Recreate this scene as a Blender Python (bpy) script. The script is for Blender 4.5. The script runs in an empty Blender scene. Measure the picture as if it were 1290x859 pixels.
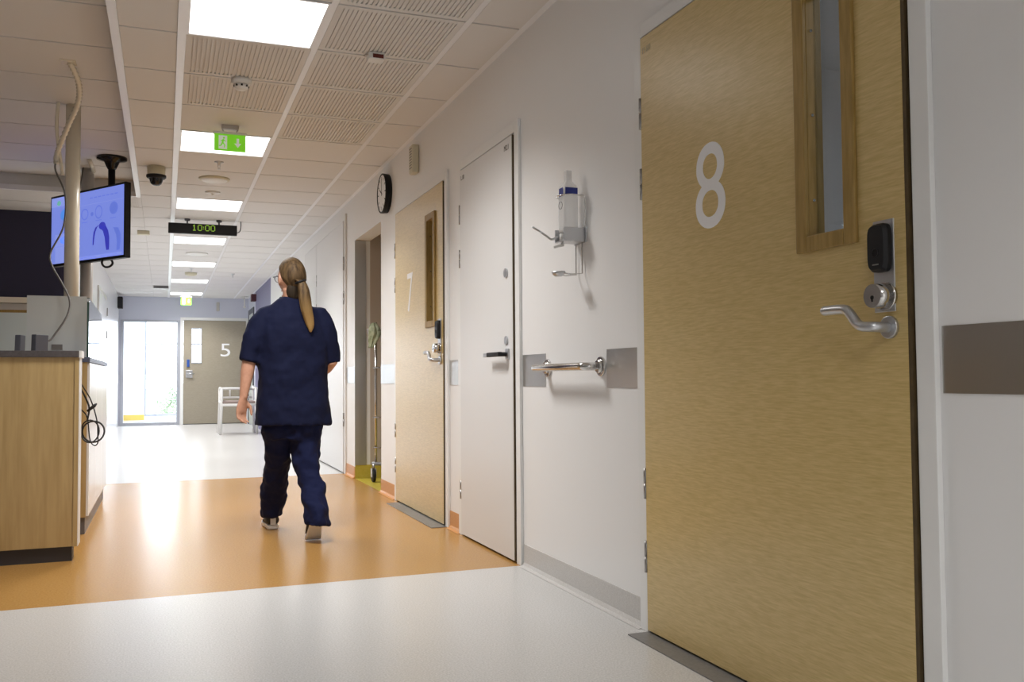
import bpy, bmesh, math, random
from mathutils import Vector, Matrix, noise
random.seed(7)
S = bpy.context.scene
COL = S.collection

# ------------------------------------------------------------------ camera
CAM_H = 0.906
yaw, pitch, roll = 0.366276, 0.040283, -0.0072256
fw = Vector((math.sin(yaw)*math.cos(pitch), math.cos(yaw)*math.cos(pitch), math.sin(pitch)))
r0 = Vector((math.cos(yaw), -math.sin(yaw), 0)); u0 = r0.cross(fw)
rr = r0*math.cos(roll) + u0*math.sin(roll); uu = u0*math.cos(roll) - r0*math.sin(roll)
cd = bpy.data.cameras.new('camera'); cam = bpy.data.objects.new('camera', cd); COL.objects.link(cam)
cd.sensor_width = 36.0; cd.lens = 1140.7/1290*36.0; cd.clip_start = 0.05; cd.clip_end = 200
cam.matrix_world = Matrix(((rr.x, uu.x, -fw.x, 0), (rr.y, uu.y, -fw.y, 0), (rr.z, uu.z, -fw.z, CAM_H), (0, 0, 0, 1)))
S.camera = cam
# ------------------------------------------------------------------ world and exposure
w = bpy.data.worlds.new('overcast_sky'); S.world = w; w.use_nodes = True
bg = w.node_tree.nodes['Background']; bg.inputs[0].default_value = (0.80, 0.89, 1.0, 1); bg.inputs[1].default_value = 13.0
S.view_settings.view_transform = 'Standard'; S.view_settings.look = 'None'
S.view_settings.gamma = 1.0; S.view_settings.use_curve_mapping = False
S.view_settings.exposure = 0.0
LED_POWER = 3.0
LED_WATTS = 33.0
D, C, C2 = 1.623, 2.584, 2.72          # right wall, corridor ceiling, raised ceiling
LX, EY = -0.86, 19.6                   # far left wall, end wall

# ------------------------------------------------------------------ materials
MAT = {}
def mat(name, col, rough=.5, metal=0, spec=.5, noise_scale=None, col2=None, stretch=(1, 1, 1), bump=0, emit=None, coat=0, detail=3, bump_dist=.002, ramp=(.35, .65)):
    m = bpy.data.materials.new(name); m.use_nodes = True
    nt = m.node_tree; b = nt.nodes['Principled BSDF']
    b.inputs['Base Color'].default_value = (*col, 1); b.inputs['Roughness'].default_value = rough
    b.inputs['Metallic'].default_value = metal; b.inputs['Specular IOR Level'].default_value = spec
    b.inputs['Coat Weight'].default_value = coat; b.inputs['Coat Roughness'].default_value = .1
    if emit:
        b.inputs['Emission Color'].default_value = (*emit[0], 1); b.inputs['Emission Strength'].default_value = emit[1]
    if noise_scale:
        tc = nt.nodes.new('ShaderNodeTexCoord'); mp = nt.nodes.new('ShaderNodeMapping'); mp.inputs['Scale'].default_value = stretch
        nz = nt.nodes.new('ShaderNodeTexNoise'); nz.inputs['Scale'].default_value = noise_scale; nz.inputs['Detail'].default_value = detail
        nt.links.new(tc.outputs['Object'], mp.inputs['Vector']); nt.links.new(mp.outputs[0], nz.inputs['Vector'])
        if col2:
            cr = nt.nodes.new('ShaderNodeValToRGB')
            cr.color_ramp.elements[0].position = ramp[0]; cr.color_ramp.elements[1].position = ramp[1]
            cr.color_ramp.elements[0].color = (*col, 1); cr.color_ramp.elements[1].color = (*col2, 1)
            nt.links.new(nz.outputs['Fac'], cr.inputs[0]); nt.links.new(cr.outputs[0], b.inputs['Base Color'])
        if bump:
            bp = nt.nodes.new('ShaderNodeBump'); bp.inputs['Strength'].default_value = bump; bp.inputs['Distance'].default_value = bump_dist
            nt.links.new(nz.outputs['Fac'], bp.inputs['Height']); nt.links.new(bp.outputs[0], b.inputs['Normal'])
    MAT[name] = m; return m
def srgb(r, g, b):
    f = lambda c: (c/255/12.92) if c/255 <= .04045 else ((c/255+.055)/1.055)**2.4
    return (f(r), f(g), f(b))
def glass_mat(name, tint=(1, 1, 1), fac_min=.0):
    m = bpy.data.materials.new(name); m.use_nodes = True; nt = m.node_tree; nt.nodes.remove(nt.nodes['Principled BSDF'])
    out = nt.nodes['Material Output']; t = nt.nodes.new('ShaderNodeBsdfTransparent'); t.inputs[0].default_value = (*tint, 1)
    g = nt.nodes.new('ShaderNodeBsdfGlossy'); g.inputs['Roughness'].default_value = .02
    lw = nt.nodes.new('ShaderNodeLayerWeight'); pw = nt.nodes.new('ShaderNodeMath'); pw.operation = 'POWER'; pw.inputs[1].default_value = 5.0
    f = nt.nodes.new('ShaderNodeMath'); f.operation = 'MULTIPLY_ADD'; f.inputs[1].default_value = .955; f.inputs[2].default_value = .045
    nt.links.new(lw.outputs['Facing'], pw.inputs[0]); nt.links.new(pw.outputs[0], f.inputs[0]); mx = nt.nodes.new('ShaderNodeMixShader')
    nt.links.new(f.outputs[0], mx.inputs[0]); nt.links.new(t.outputs[0], mx.inputs[1]); nt.links.new(g.outputs[0], mx.inputs[2]); nt.links.new(mx.outputs[0], out.inputs[0])
    MAT[name] = m; return m
def frost_mat(name, col, clear):
    m = bpy.data.materials.new(name); m.use_nodes = True; nt = m.node_tree; b = nt.nodes['Principled BSDF']
    b.inputs['Base Color'].default_value = (*col, 1); b.inputs['Roughness'].default_value = .35
    out = nt.nodes['Material Output']; t = nt.nodes.new('ShaderNodeBsdfTransparent'); mx = nt.nodes.new('ShaderNodeMixShader'); mx.inputs[0].default_value = clear
    nt.links.new(b.outputs[0], mx.inputs[1]); nt.links.new(t.outputs[0], mx.inputs[2]); nt.links.new(mx.outputs[0], out.inputs[0])
    MAT[name] = m; return m

WALL = mat('wall_paint', (.84, .835, .83), .4, noise_scale=180, bump=.05, bump_dist=.0004)
WALLG = mat('wall_gloss_white', (.80, .80, .82), .22, spec=.6, noise_scale=30, bump=.03, bump_dist=.0004)
ENDW = mat('end_wall_paint', srgb(205, 208, 222), .5, noise_scale=120, bump=.05, bump_dist=.0004)
NAVY = mat('navy_paint', srgb(40, 38, 66), .5, noise_scale=100, bump=.05, bump_dist=.0004)
PURP = mat('violet_paint', srgb(118, 116, 150), .5, noise_scale=100, bump=.05, bump_dist=.0004)
TILE = mat('ceiling_tile', (.74, .72, .70), .85, noise_scale=350, col2=(.70, .68, .66), bump=.05, bump_dist=.0004)
TBAR = mat('ceiling_grid_white', (.82, .82, .84), .35, noise_scale=60, bump=.02, bump_dist=.0003)
GAPM = mat('ceiling_plenum', (.10, .09, .08), .9, noise_scale=20, col2=(.08, .07, .06))
PALE = mat('floor_pale_vinyl', srgb(190, 189, 187), .25, spec=.5, noise_scale=170, col2=srgb(211, 210, 209), detail=4, bump=.03, bump_dist=.0006)
ORANGE = mat('floor_orange_vinyl', srgb(166, 124, 66), .25, spec=.5, noise_scale=120, col2=srgb(182, 138, 78), detail=4, bump=.03, bump_dist=.0006)
ORBASE = mat('orange_base_vinyl', srgb(198, 140, 80), .4, noise_scale=120, col2=srgb(206, 148, 90))
GRBASE = mat('grey_base_vinyl', srgb(190, 187, 184), .4, noise_scale=200, col2=srgb(205, 203, 200))
OLIVE = mat('olive_vinyl', srgb(186, 168, 62), .3, noise_scale=120, col2=srgb(196, 178, 76))
GREIGE = mat('greige_paint', srgb(190, 178, 166), .5, noise_scale=100, bump=.05, bump_dist=.0004)
DOORW = mat('oak_laminate', srgb(192, 166, 104), .33, spec=.5, noise_scale=9, stretch=(3, 2.2, 30), col2=srgb(214, 188, 130), detail=5, bump=.10, bump_dist=.0006, ramp=(.3, .7), coat=.5)
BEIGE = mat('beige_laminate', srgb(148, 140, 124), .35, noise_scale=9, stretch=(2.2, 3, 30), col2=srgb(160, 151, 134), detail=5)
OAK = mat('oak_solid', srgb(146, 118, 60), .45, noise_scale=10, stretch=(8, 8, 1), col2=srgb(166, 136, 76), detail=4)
EDGE = mat('dark_oak_edge', srgb(72, 58, 34), .5, noise_scale=30, col2=srgb(84, 68, 42))
DOORWH = mat('door_white_lacquer', (.74, .735, .73), .36, noise_scale=60, bump=.02, bump_dist=.0003)
FRAME = mat('frame_white', (.82, .82, .81), .3, noise_scale=60, bump=.02, bump_dist=.0003)
STEEL = mat('brushed_steel', (.56, .55, .53), .28, 1, noise_scale=14, stretch=(40, 1, 1), bump=.05, bump_dist=.0005)
CHROME = mat('polished_steel', (.62, .61, .60), .15, 1, noise_scale=30, bump=.01, bump_dist=.0003)
SATIN = mat('satin_aluminium', (.55, .56, .58), .35, .9, noise_scale=60, bump=.02, bump_dist=.0003)
HINGE = mat('hinge_steel', (.36, .35, .34), .3, 1, noise_scale=40, bump=.02, bump_dist=.0003)
BLACK = mat('black_plastic', (.008, .008, .010), .5, spec=.3, noise_scale=80, bump=.03, bump_dist=.0003)
BLACKG = mat('black_gloss', (.01, .01, .012), .12, noise_scale=40, bump=.01, bump_dist=.0002)
WHITEP = mat('white_plastic', (.75, .74, .72), .4, noise_scale=60, bump=.02, bump_dist=.0003)
CREAM = mat('cream_plastic', srgb(206, 200, 176), .45, noise_scale=60, bump=.02, bump_dist=.0003)
SIGNW = mat('number_white', (.85, .85, .86), .4, noise_scale=60, bump=.01, bump_dist=.0002)
GREYTXT = mat('grey_print', srgb(120, 116, 112), .6, noise_scale=60, bump=.01)
FAINT = mat('faint_print', srgb(190, 178, 150), .6, noise_scale=60, bump=.01)
BIRCH = mat('birch_laminate', srgb(172, 144, 94), .4, noise_scale=5, stretch=(7, 7, .6), col2=srgb(188, 160, 110), detail=5, bump=.03, bump_dist=.0005)
KICK = mat('charcoal_kick', srgb(52, 48, 50), .5, noise_scale=60, bump=.03, bump_dist=.0003)
KICK2 = mat('grey_kick', srgb(105, 100, 100), .4, noise_scale=60, bump=.03, bump_dist=.0003)
CTOP = mat('charcoal_top', srgb(74, 68, 68), .4, noise_scale=90, col2=srgb(84, 78, 78))
BTOP = mat('slate_top', srgb(80, 86, 108), .35, noise_scale=90, col2=srgb(88, 94, 116))
THRESH = mat('threshold_grey', srgb(112, 110, 108), .35, noise_scale=90, col2=srgb(122, 120, 118))
LED = mat('led_diffuser', (.9, .9, .9), .5, emit=((1.0, .985, .965), LED_POWER), noise_scale=50, bump=.01)
LED2 = mat('added_room_diffuser', (.9, .9, .9), .5, emit=((.93, .95, 1.0), 14.0), noise_scale=50, bump=.01)
POLEM = mat('cream_lacquer', srgb(226, 218, 200), .2, spec=.6, noise_scale=50, bump=.01)
POLEG = mat('grey_lacquer', srgb(186, 182, 178), .3, noise_scale=50, bump=.01)
CABLEG = mat('grey_cable', srgb(110, 108, 106), .5, noise_scale=90, bump=.02)
CABLEB = mat('black_cable', srgb(34, 36, 40), .5, noise_scale=90, bump=.02)
GREEN = mat('exit_green', srgb(110, 190, 40), .5, emit=(srgb(120, 205, 40), .55), noise_scale=50, bump=.01)
PICTO = mat('exit_white', (.75, .8, .75), .5, emit=((.8, .86, .8), .25), noise_scale=50, bump=.01)
SCREEN = mat('screen_blue', srgb(70, 90, 190), .3, emit=(srgb(132, 150, 240), .75), noise_scale=1.2, col2=srgb(80, 100, 200), detail=1)
SCR_D = mat('screen_deep_blue', srgb(30, 30, 140), .3, emit=(srgb(62, 66, 196), .7), noise_scale=6, detail=1, bump=.01)
SCR_M = mat('screen_mid_blue', srgb(60, 80, 180), .3, emit=(srgb(108, 130, 228), .75), noise_scale=6, detail=1, bump=.01)
SCR_L = mat('screen_light_blue', srgb(90, 110, 200), .3, emit=(srgb(150, 166, 246), .75), noise_scale=6, detail=1, bump=.01)
SCR_C = mat('screen_sky_blue', srgb(60, 110, 200), .3, emit=(srgb(84, 150, 246), .75), noise_scale=6, detail=1, bump=.01)
SCR_G = mat('screen_green', srgb(90, 160, 110), .3, emit=(srgb(110, 190, 140), .7), noise_scale=6, detail=1, bump=.01)
DIGIT = mat('led_digit_green', (.2, .4, .05), .5, emit=(srgb(150, 190, 50), .8), noise_scale=50, bump=.01)
RED = mat('dark_red_plastic', srgb(96, 34, 30), .4, noise_scale=50, bump=.01)
REDBOX = mat('maroon_box', srgb(84, 44, 52), .5, noise_scale=50, bump=.01)
DARKG = mat('dark_grey_metal', srgb(70, 72, 82), .45, noise_scale=50, bump=.02)
ALU = mat('door_aluminium', srgb(178, 182, 192), .35, .3, noise_scale=60, bump=.02)
BLUE = mat('blue_plastic', srgb(40, 80, 160), .4, noise_scale=60, bump=.02)
BLUEL = mat('bottle_label_blue', srgb(32, 46, 130), .4, noise_scale=60, bump=.02)
BOTTLE = frost_mat('clear_bottle', (.88, .88, .88), .5)
YELLOW = mat('yellow_base', srgb(226, 196, 90), .4, noise_scale=60, bump=.02)
GRASS = mat('outdoor_ground', srgb(160, 165, 150), .9, noise_scale=3, col2=srgb(180, 182, 170))
LEAF = mat('leaf_green', srgb(120, 140, 110), .7, noise_scale=8, col2=srgb(140, 156, 130))
CLOTH = mat('green_cloth', srgb(198, 206, 180), .9, noise_scale=25, col2=srgb(150, 164, 134), bump=.1)
SEATM = mat('taupe_seat', srgb(140, 124, 118), .8, noise_scale=150, bump=.05)
SKIN = mat('skin', srgb(196, 146, 120), .5, noise_scale=40, col2=srgb(206, 156, 130), bump=.02)
SCRUB = mat('navy_scrubs', srgb(15, 20, 46), .85, spec=.2, noise_scale=600, bump=.05, col2=srgb(20, 26, 56), bump_dist=.0004)
TROUS = mat('navy_trousers', srgb(16, 22, 54), .85, spec=.2, noise_scale=600, bump=.05, col2=srgb(21, 28, 64), bump_dist=.0004)
SHOEB = mat('shoe_black', (.012, .012, .014), .6, noise_scale=200, bump=.05)
SHOEW = mat('shoe_white', (.72, .71, .70), .5, noise_scale=100, bump=.02)
EYEM = mat('eye_white', (.8, .8, .8), .2, noise_scale=60, bump=.01)
GLASS = glass_mat('window_glass'); GLASSD = glass_mat('door_glass', (.85, .87, .88))
GEDGE = mat('glass_edge_green', srgb(60, 84, 78), .2, noise_scale=40, bump=.01)
FROST = frost_mat('frosted_acrylic', (.66, .69, .68), .12)
PANELP = mat('pale_panel', srgb(196, 202, 196), .4, noise_scale=40, bump=.01)
def hair_mat():
    m = mat('brown_hair', srgb(82, 64, 44), .6, spec=.2, noise_scale=5, stretch=(14, 14, 1.0), detail=6, bump=.5, bump_dist=.004)
    nt = m.node_tree; b = nt.nodes['Principled BSDF']
    nz = [n for n in nt.nodes if n.type == 'TEX_NOISE'][0]
    cr = nt.nodes.new('ShaderNodeValToRGB'); cr.color_ramp.elements[0].color = (*srgb(66, 50, 34), 1); cr.color_ramp.elements[1].color = (*srgb(112, 90, 62), 1)
    cr.color_ramp.elements[0].position = .35; cr.color_ramp.elements[1].position = .65
    nt.links.new(nz.outputs['Fac'], cr.inputs[0])
    tc = nt.nodes.new('ShaderNodeTexCoord'); sp = nt.nodes.new('ShaderNodeSeparateXYZ'); nt.links.new(tc.outputs['Object'], sp.inputs[0])
    mr = nt.nodes.new('ShaderNodeMapRange'); mr.inputs['From Min'].default_value = 1.40; mr.inputs['From Max'].default_value = 1.20   # sun-bleached tips
    nt.links.new(sp.outputs['Z'], mr.inputs['Value'])
    mx = nt.nodes.new('ShaderNodeMixRGB'); mx.inputs[2].default_value = (*srgb(172, 138, 86), 1)
    nt.links.new(mr.outputs[0], mx.inputs[0]); nt.links.new(cr.outputs[0], mx.inputs[1]); nt.links.new(mx.outputs[0], b.inputs['Base Color'])
    return m
HAIR = hair_mat()
HAIRD = mat('dark_nape_hair', srgb(44, 36, 28), .7, spec=.2, noise_scale=6, stretch=(14, 14, 1), col2=srgb(62, 50, 36), bump=.4, bump_dist=.003)
DOORW.node_tree.nodes['Principled BSDF'].inputs['Coat Roughness'].default_value = .32

# ------------------------------------------------------------------ mesh helpers
class MB:
    def __init__(s): s.v = []; s.f = []; s.m = []; s.sm = []
    def add(s, vs, fs, mi=0, smooth=False):
        o = len(s.v); s.v += [Vector(v) for v in vs]
        for f in fs: s.f.append([o+i for i in f]); s.m.append(mi); s.sm.append(smooth)
        return s
    def box(s, x0, x1, y0, y1, z0, z1, mi=0):
        vs = [(x, y, z) for z in (z0, z1) for y in (y0, y1) for x in (x0, x1)]
        return s.add(vs, [(0, 2, 3, 1), (4, 5, 7, 6), (0, 1, 5, 4), (2, 6, 7, 3), (0, 4, 6, 2), (1, 3, 7, 5)], mi)
    def obox(s, o, ax, ay, az, x0, x1, y0, y1, z0, z1, mi=0):       # box in a given basis
        o = Vector(o); vs = [o+ax*x+ay*y+az*z for z in (z0, z1) for y in (y0, y1) for x in (x0, x1)]
        return s.add(vs, [(0, 2, 3, 1), (4, 5, 7, 6), (0, 1, 5, 4), (2, 6, 7, 3), (0, 4, 6, 2), (1, 3, 7, 5)], mi)
    def loft(s, rings, mi=0, smooth=True, caps=True, closed=False):
        o = len(s.v); n = len(rings[0])
        vs = [p for r in rings for p in r]; fs = []
        R = len(rings)
        for i in range(R if closed else R-1):
            a = i*n; b = ((i+1) % R)*n
            for j in range(n): k = (j+1) % n; fs.append((a+j, a+k, b+k, b+j))
        s.add(vs, fs, mi, smooth)
        if caps and not closed:
            for r, rev in ((0, True), (R-1, False)):
                idx = [o+r*n+j for j in range(n)]
                s.f.append(idx[::-1] if rev else idx); s.m.append(mi); s.sm.append(False)
        return s
    def tube(s, path, rad, n=10, mi=0, caps=True, closed=False, flat=1.0):
        path = [Vector(p) for p in path]; L = len(path)
        if not hasattr(rad, '__len__'): rad = [rad]*L
        rings = []; prev = None
        for i, p in enumerate(path):
            a = path[(i-1) % L] if (closed or i > 0) else p; b = path[(i+1) % L] if (closed or i < L-1) else p
            t = (b-a).normalized()
            if prev is None:
                ref = Vector((0, 0, 1)) if abs(t.z) < .9 else Vector((0, 1, 0)); nx = t.cross(ref).normalized()
            else: nx = (prev - t*prev.dot(t)).normalized()
            prev = nx; ny = t.cross(nx)
            rings.append([p+(nx*math.cos(2*math.pi*j/n)+ny*flat*math.sin(2*math.pi*j/n))*rad[i] for j in range(n)])
        return s.loft(rings, mi, True, caps, closed)
    def cyl(s, a, b, r, r2=None, n=20, mi=0): return s.tube([a, b], [r, r if r2 is None else r2], n, mi)
    def ell(s, c, rx, ry, rz, n=16, mi=0, rot=None):
        c = Vector(c); rings = []
        for i in range(n+1):
            th = math.pi*(i+.0001)/(n+.0002); z = math.cos(th); q = math.sin(th)
            ring = []
            for j in range(2*n):
                v = Vector((rx*q*math.cos(math.pi*j/n), ry*q*math.sin(math.pi*j/n), rz*z))
                if rot is not None: v = rot @ v
                ring.append(c+v)
            rings.append(ring)
        return s.loft(rings[::-1], mi, True, True)
    def build(s, name, mats, parent=None, loc=None, bevel=0, seg=2, label=None):
        me = bpy.data.meshes.new(name)
        if loc is None: loc = parent_loc(parent) if parent else Vector((0, 0, 0))
        loc = Vector(loc)
        me.from_pydata([tuple(v-loc) for v in s.v], [], s.f)
        if not isinstance(mats, (list, tuple)): mats = [mats]
        for m in mats: me.materials.append(m)
        me.polygons.foreach_set('material_index', s.m); me.polygons.foreach_set('use_smooth', s.sm); me.update()
        o = bpy.data.objects.new(name, me); COL.objects.link(o)
        if parent: o.parent = parent; o.location = loc-parent_loc(parent)
        else: o.location = loc
        if bevel:
            b = o.modifiers.new('bevel', 'BEVEL'); b.width = bevel; b.segments = seg; b.limit_method = 'ANGLE'; b.angle_limit = .7
        if label: o['label'] = label
        return o
def parent_loc(o):
    l = Vector((0, 0, 0))
    while o: l = l+o.location; o = o.parent
    return l
def tag(o, label, cat, group=None, kind=None):
    o['label'] = label; o['category'] = cat
    if group: o['group'] = group
    if kind: o['kind'] = kind
    return o
def thing(name, loc, label, cat, group=None, kind=None):
    o = bpy.data.objects.new(name, None); COL.objects.link(o); o.location = loc; o.empty_display_size = .1
    return tag(o, label, cat, group, kind)
def dup(o, parent=None, loc=None, label=None, linkloc=True):
    c = o.copy(); COL.objects.link(c); c.parent = parent
    if loc is not None: c.location = loc
    if label: c['label'] = label
    for ch in [x for x in bpy.data.objects if x.parent == o]: dup(ch, c)
    return c
def circle(c, ax, ay, r, n=24, ry=None):
    ry = ry or r; return [Vector(c)+ax*(r*math.cos(2*math.pi*j/n))+ay*(ry*math.sin(2*math.pi*j/n)) for j in range(n)]
XA, YA, ZA = Vector((1, 0, 0)), Vector((0, 1, 0)), Vector((0, 0, 1))
def smooth_path(pts, k=6):
    P = [Vector(p) for p in pts]; out = []
    for i in range(len(P)-1):
        a = P[max(i-1, 0)]; b = P[i]; c = P[i+1]; d = P[min(i+2, len(P)-1)]
        for j in range(k):
            t = j/k; out.append(.5*((2*b)+(c-a)*t+(2*a-5*b+4*c-d)*t*t+(3*b-a-3*c+d)*t**3))
    return out+[P[-1]]
def text_part(txt, center, right, up, width, height, mat_, parent, name='number', depth=.0012, label=None):
    cu = bpy.data.curves.new('txt', 'FONT'); cu.body = txt; cu.size = 1; cu.extrude = 0; cu.resolution_u = 8
    ob = bpy.data.objects.new('txt', cu); COL.objects.link(ob)
    dg = bpy.context.evaluated_depsgraph_get(); me = bpy.data.meshes.new_from_object(ob.evaluated_get(dg))
    vs = [v.co.copy() for v in me.vertices]; fs = [list(p.vertices) for p in me.polygons]
    bpy.data.objects.remove(ob); bpy.data.curves.remove(cu); bpy.data.meshes.remove(me)
    x0 = min(v.x for v in vs); x1 = max(v.x for v in vs); y0 = min(v.y for v in vs); y1 = max(v.y for v in vs)
    nrm = right.cross(up); c = Vector(center); m = MB()
    P = [c+right*((v.x-(x0+x1)/2)/(x1-x0)*width)+up*((v.y-(y0+y1)/2)/(y1-y0)*height)+nrm*depth for v in vs]
    m.add(P, fs)
    # rim walls so that the figure has thickness
    from collections import Counter
    ec = Counter(); dirs = {}
    for f in fs:
        for i in range(len(f)):
            a, b = f[i], f[(i+1) % len(f)]; ec[frozenset((a, b))] += 1; dirs[frozenset((a, b))] = (a, b)
    for e, n in ec.items():
        if n == 1:
            a, b = dirs[e]; m.add([P[a], P[b], P[b]-nrm*depth, P[a]-nrm*depth], [(0, 3, 2, 1)])
    return m.build(name, mat_, parent, label=label)
WR, WU = Vector((0, -1, 0)), ZA              # writing on the right wall
TR = Vector((1, 0, 0))                       # writing on faces that look towards -Y

# ================================================================== THE SETTING
def wall_boxes(mb, axis, a0, a1, t0, t1, z0, z1, holes, mi=0):
    ys = sorted(set([a0, a1]+[h[0] for h in holes]+[h[1] for h in holes]))
    for i in range(len(ys)-1):
        lo, hi = ys[i], ys[i+1]
        if lo < a0 or hi > a1: continue
        hs = sorted([(h[2], h[3]) for h in holes if h[0] <= lo+1e-6 and h[1] >= hi-1e-6])
        z = z0
        for (b, t) in hs+[(z1, z1)]:
            if b > z+1e-5:
                if axis == 'y': mb.box(t0, t1, lo, hi, z, b, mi)
                else: mb.box(lo, hi, t0, t1, z, b, mi)
            z = max(z, t)
# floor
fl = MB()
fl.box(-4.5, D, -3.5, 4.1, -.1, 0, 0); fl.box(-4.5, D, 4.1, 8.72, -.1, 0, 1); fl.box(-4.5, D, 8.72, 10, -.1, 0, 0); fl.box(LX, D, 10, EY, -.1, 0, 0); fl.box(D, D+.14, 8.24, EY, -.1, 0, 0)
fl.box(-1.8, 2.6, EY, 22.45, -.1, 0, 0); fl.box(D, 3.2, 7.17, 8.24, -.1, 0, 2); fl.box(D, 4.8, -.5, 7.17, -.1, 0, 0)
floor = fl.build('floor', [PALE, ORANGE, OLIVE]); tag(floor, 'glossy speckled pale vinyl floor with a broad orange band across the corridor', 'floor', kind='structure')

HOLES = [(1.61, 2.86, 0, 2.13), (4.15, 5.015, 0, 2.115), (5.35, 6.6, 0, 2.13), (7.17, 8.24, 0, 2.175), (8.70, 11.3, 0, 2.43)]
wr = MB(); wall_boxes(wr, 'y', -3.5, 15.33, D, D+.14, 0, C+.02, HOLES)
wall_right = wr.build('wall_right', WALL); tag(wall_right, 'long off-white corridor wall with numbered doors and steel guards', 'wall', kind='structure')
wv = MB().box(D, D+.14, 15.33, 18.0, 0, C+.02); tag(wv.build('wall_right_far', PURP), 'violet painted wall section beyond the white double doors', 'wall', kind='structure')
wv2 = MB().box(D, D+.14, 18.0, EY, 0, C+.02); tag(wv2.build('wall_right_end', ENDW), 'short bluish wall section beside the beige door with a 5', 'wall', kind='structure')
# end wall with glazed door opening and door 5 opening
we = MB(); wall_boxes(we, 'x', LX-.14, D+.14, EY, EY+.14, 0, C+.02, [(-.83, .285, 0, 2.115), (.345, 1.58, 0, 2.12)])
tag(we.build('wall_end', ENDW), 'pale bluish end wall above the glazed door and door 5', 'wall', kind='structure')
wl = MB().box(LX-.14, LX, 10.14, EY, 0, C+.02); tag(wl.build('wall_left', WALLG), 'glossy white wall on the far stretch of the corridor, catching window glare', 'wall', kind='structure')
wn = MB(); wn.box(-4.5, LX, 10, 10.14, 1.72, C+.02, 0); wn.box(-4.5, LX, 10, 10.14, 0, 1.72, 1)
tag(wn.build('wall_reception', [NAVY, GREIGE]), 'dark navy upper wall behind the reception desk', 'wall', kind='structure')
wo = MB().box(-4.64, -4.5, -3.5, 10.14, 0, C2+.02); tag(wo.build('wall_outer', WALL), 'white outer wall of the reception area', 'wall', kind='structure')
wb = MB().box(-4.64, D+.14, -3.64, -3.5, 0, C2+.02); tag(wb.build('wall_back', WALL), 'white wall closing the corridor behind the viewpoint', 'wall', kind='structure')
# rooms behind the right wall
rb = MB()
rb.box(4.7, 4.84, -.5, 8.4, 0, 2.72); rb.box(D+.14, 4.84, -.64, -.5, 0, 2.72); rb.box(D+.14, 4.7, 4.0, 4.14, 0, 2.72); rb.box(D+.14, 4.84, -.64, 7.05, 2.6, 2.72); rb.box(D+.14, 4.7, 7.05, 7.17, 0, 2.72)
tag(rb.build('wall_patient_room', WALL), 'plain walls of the rooms behind the numbered doors', 'wall', kind='structure')
rn = MB(); rn.box(D+.14, 3.3, 8.24, 8.38, 0, 2.72); rn.box(3.16, 3.3, 7.17, 8.24, 0, 2.72); rn.box(D+.14, 3.3, 7.17, 8.38, 2.4, 2.72)
tag(rn.build('wall_niche', GREIGE), 'greige walls of the storage recess holding the wheeled stand', 'wall', kind='structure')
# glazed lobby beyond the end wall
lb = MB(); lb.box(-1.94, -1.8, EY+.14, 22.45, 0, C); lb.box(2.6, 2.74, EY+.14, 22.45, 0, C); lb.box(-1.94, 2.74, EY+.14, 22.45, C, C+.1)
wall_boxes(lb, 'x', -1.94, 2.74, 22.3, 22.45, 0, C, [(-.43, 2.3, .08, 2.45)])
tag(lb.build('wall_lobby', WALL), 'white walls of the daylit lobby beyond the glazed door', 'wall', kind='structure')
win = thing('window_1', (.9, 22.37, .08), 'large bright lobby window with one thin horizontal bar', 'window', kind='structure')
m = MB(); m.box(-.43, 2.3, 22.34, 22.4, .08, .13); m.box(-.43, 2.3, 22.34, 22.4, 2.40, 2.45); m.box(-.43, -.39, 22.34, 22.4, .13, 2.40); m.box(2.26, 2.3, 22.34, 22.4, .13, 2.40); m.build('window_frame', ALU, win)
MB().box(-.39, 2.26, 22.345, 22.395, 1.72, 1.755).build('mullion', ALU, win)
MB().box(-.39, 2.26, 22.365, 22.375, .13, 1.72).build('pane', GLASS, win); MB().box(-.39, 2.26, 22.365, 22.375, 1.755, 2.40).build('pane', GLASS, win)
tag(MB().box(-1.8, -.43, 22.285, 22.3, 0, .12).build('baseboard_lobby', YELLOW), 'yellow base strip at the foot of the lobby wall', 'baseboard', kind='structure')
tag(MB().box(-60, 60, 22.45, 120, -.25, -.15).build('ground_outside', GRASS), 'pale ground outside the lobby window', 'ground', kind='structure')

# ---------------- ceiling: slab + grid bars + individual tiles
ceil = thing('ceiling', (0, 0, C), 'suspended ceiling of square tiles with ribbed acoustic tiles and white grid bars', 'ceiling', kind='structure')
m = MB(); m.box(-.22, D+.14, -3.5, EY, C+.03, C+.16); m.box(-4.5, -.22, 8.90, EY, C+.03, C+.16)
m.build('ceiling_slab', GAPM, ceil)
COLS = [(-.215, .045), (.085, .685), (.715, 1.315), (1.345, D-.035)]
ROW0 = 4.605-.6*13
m = MB()
for x0, x1, dz in ((.045, .085, .006), (.685, .715, 0), (1.315, 1.345, 0)):
    m.box(x0, x1, -3.5, EY, C-dz, C+.03)
m.box(D-.035, D, -3.5, EY, C+.004, C+.03)
m.build('grid_bar', TBAR, ceil)
m = MB(); m.box(-.255, -.215, -3.5, 8.87, C-.014, C+.03); m.box(-4.5, -.215, 8.83, 8.87, C-.012, C+.03); m.build('edge_trim', TBAR, ceil)
m = MB()
for k in range(38):
    y = ROW0+.6*k
    if y > EY: break
    for x0, x1 in COLS: m.box(x0, x1, y-.001, y+.007, C+.008, C+.03)
m.build('cross_bar', TBAR, ceil)
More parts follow.
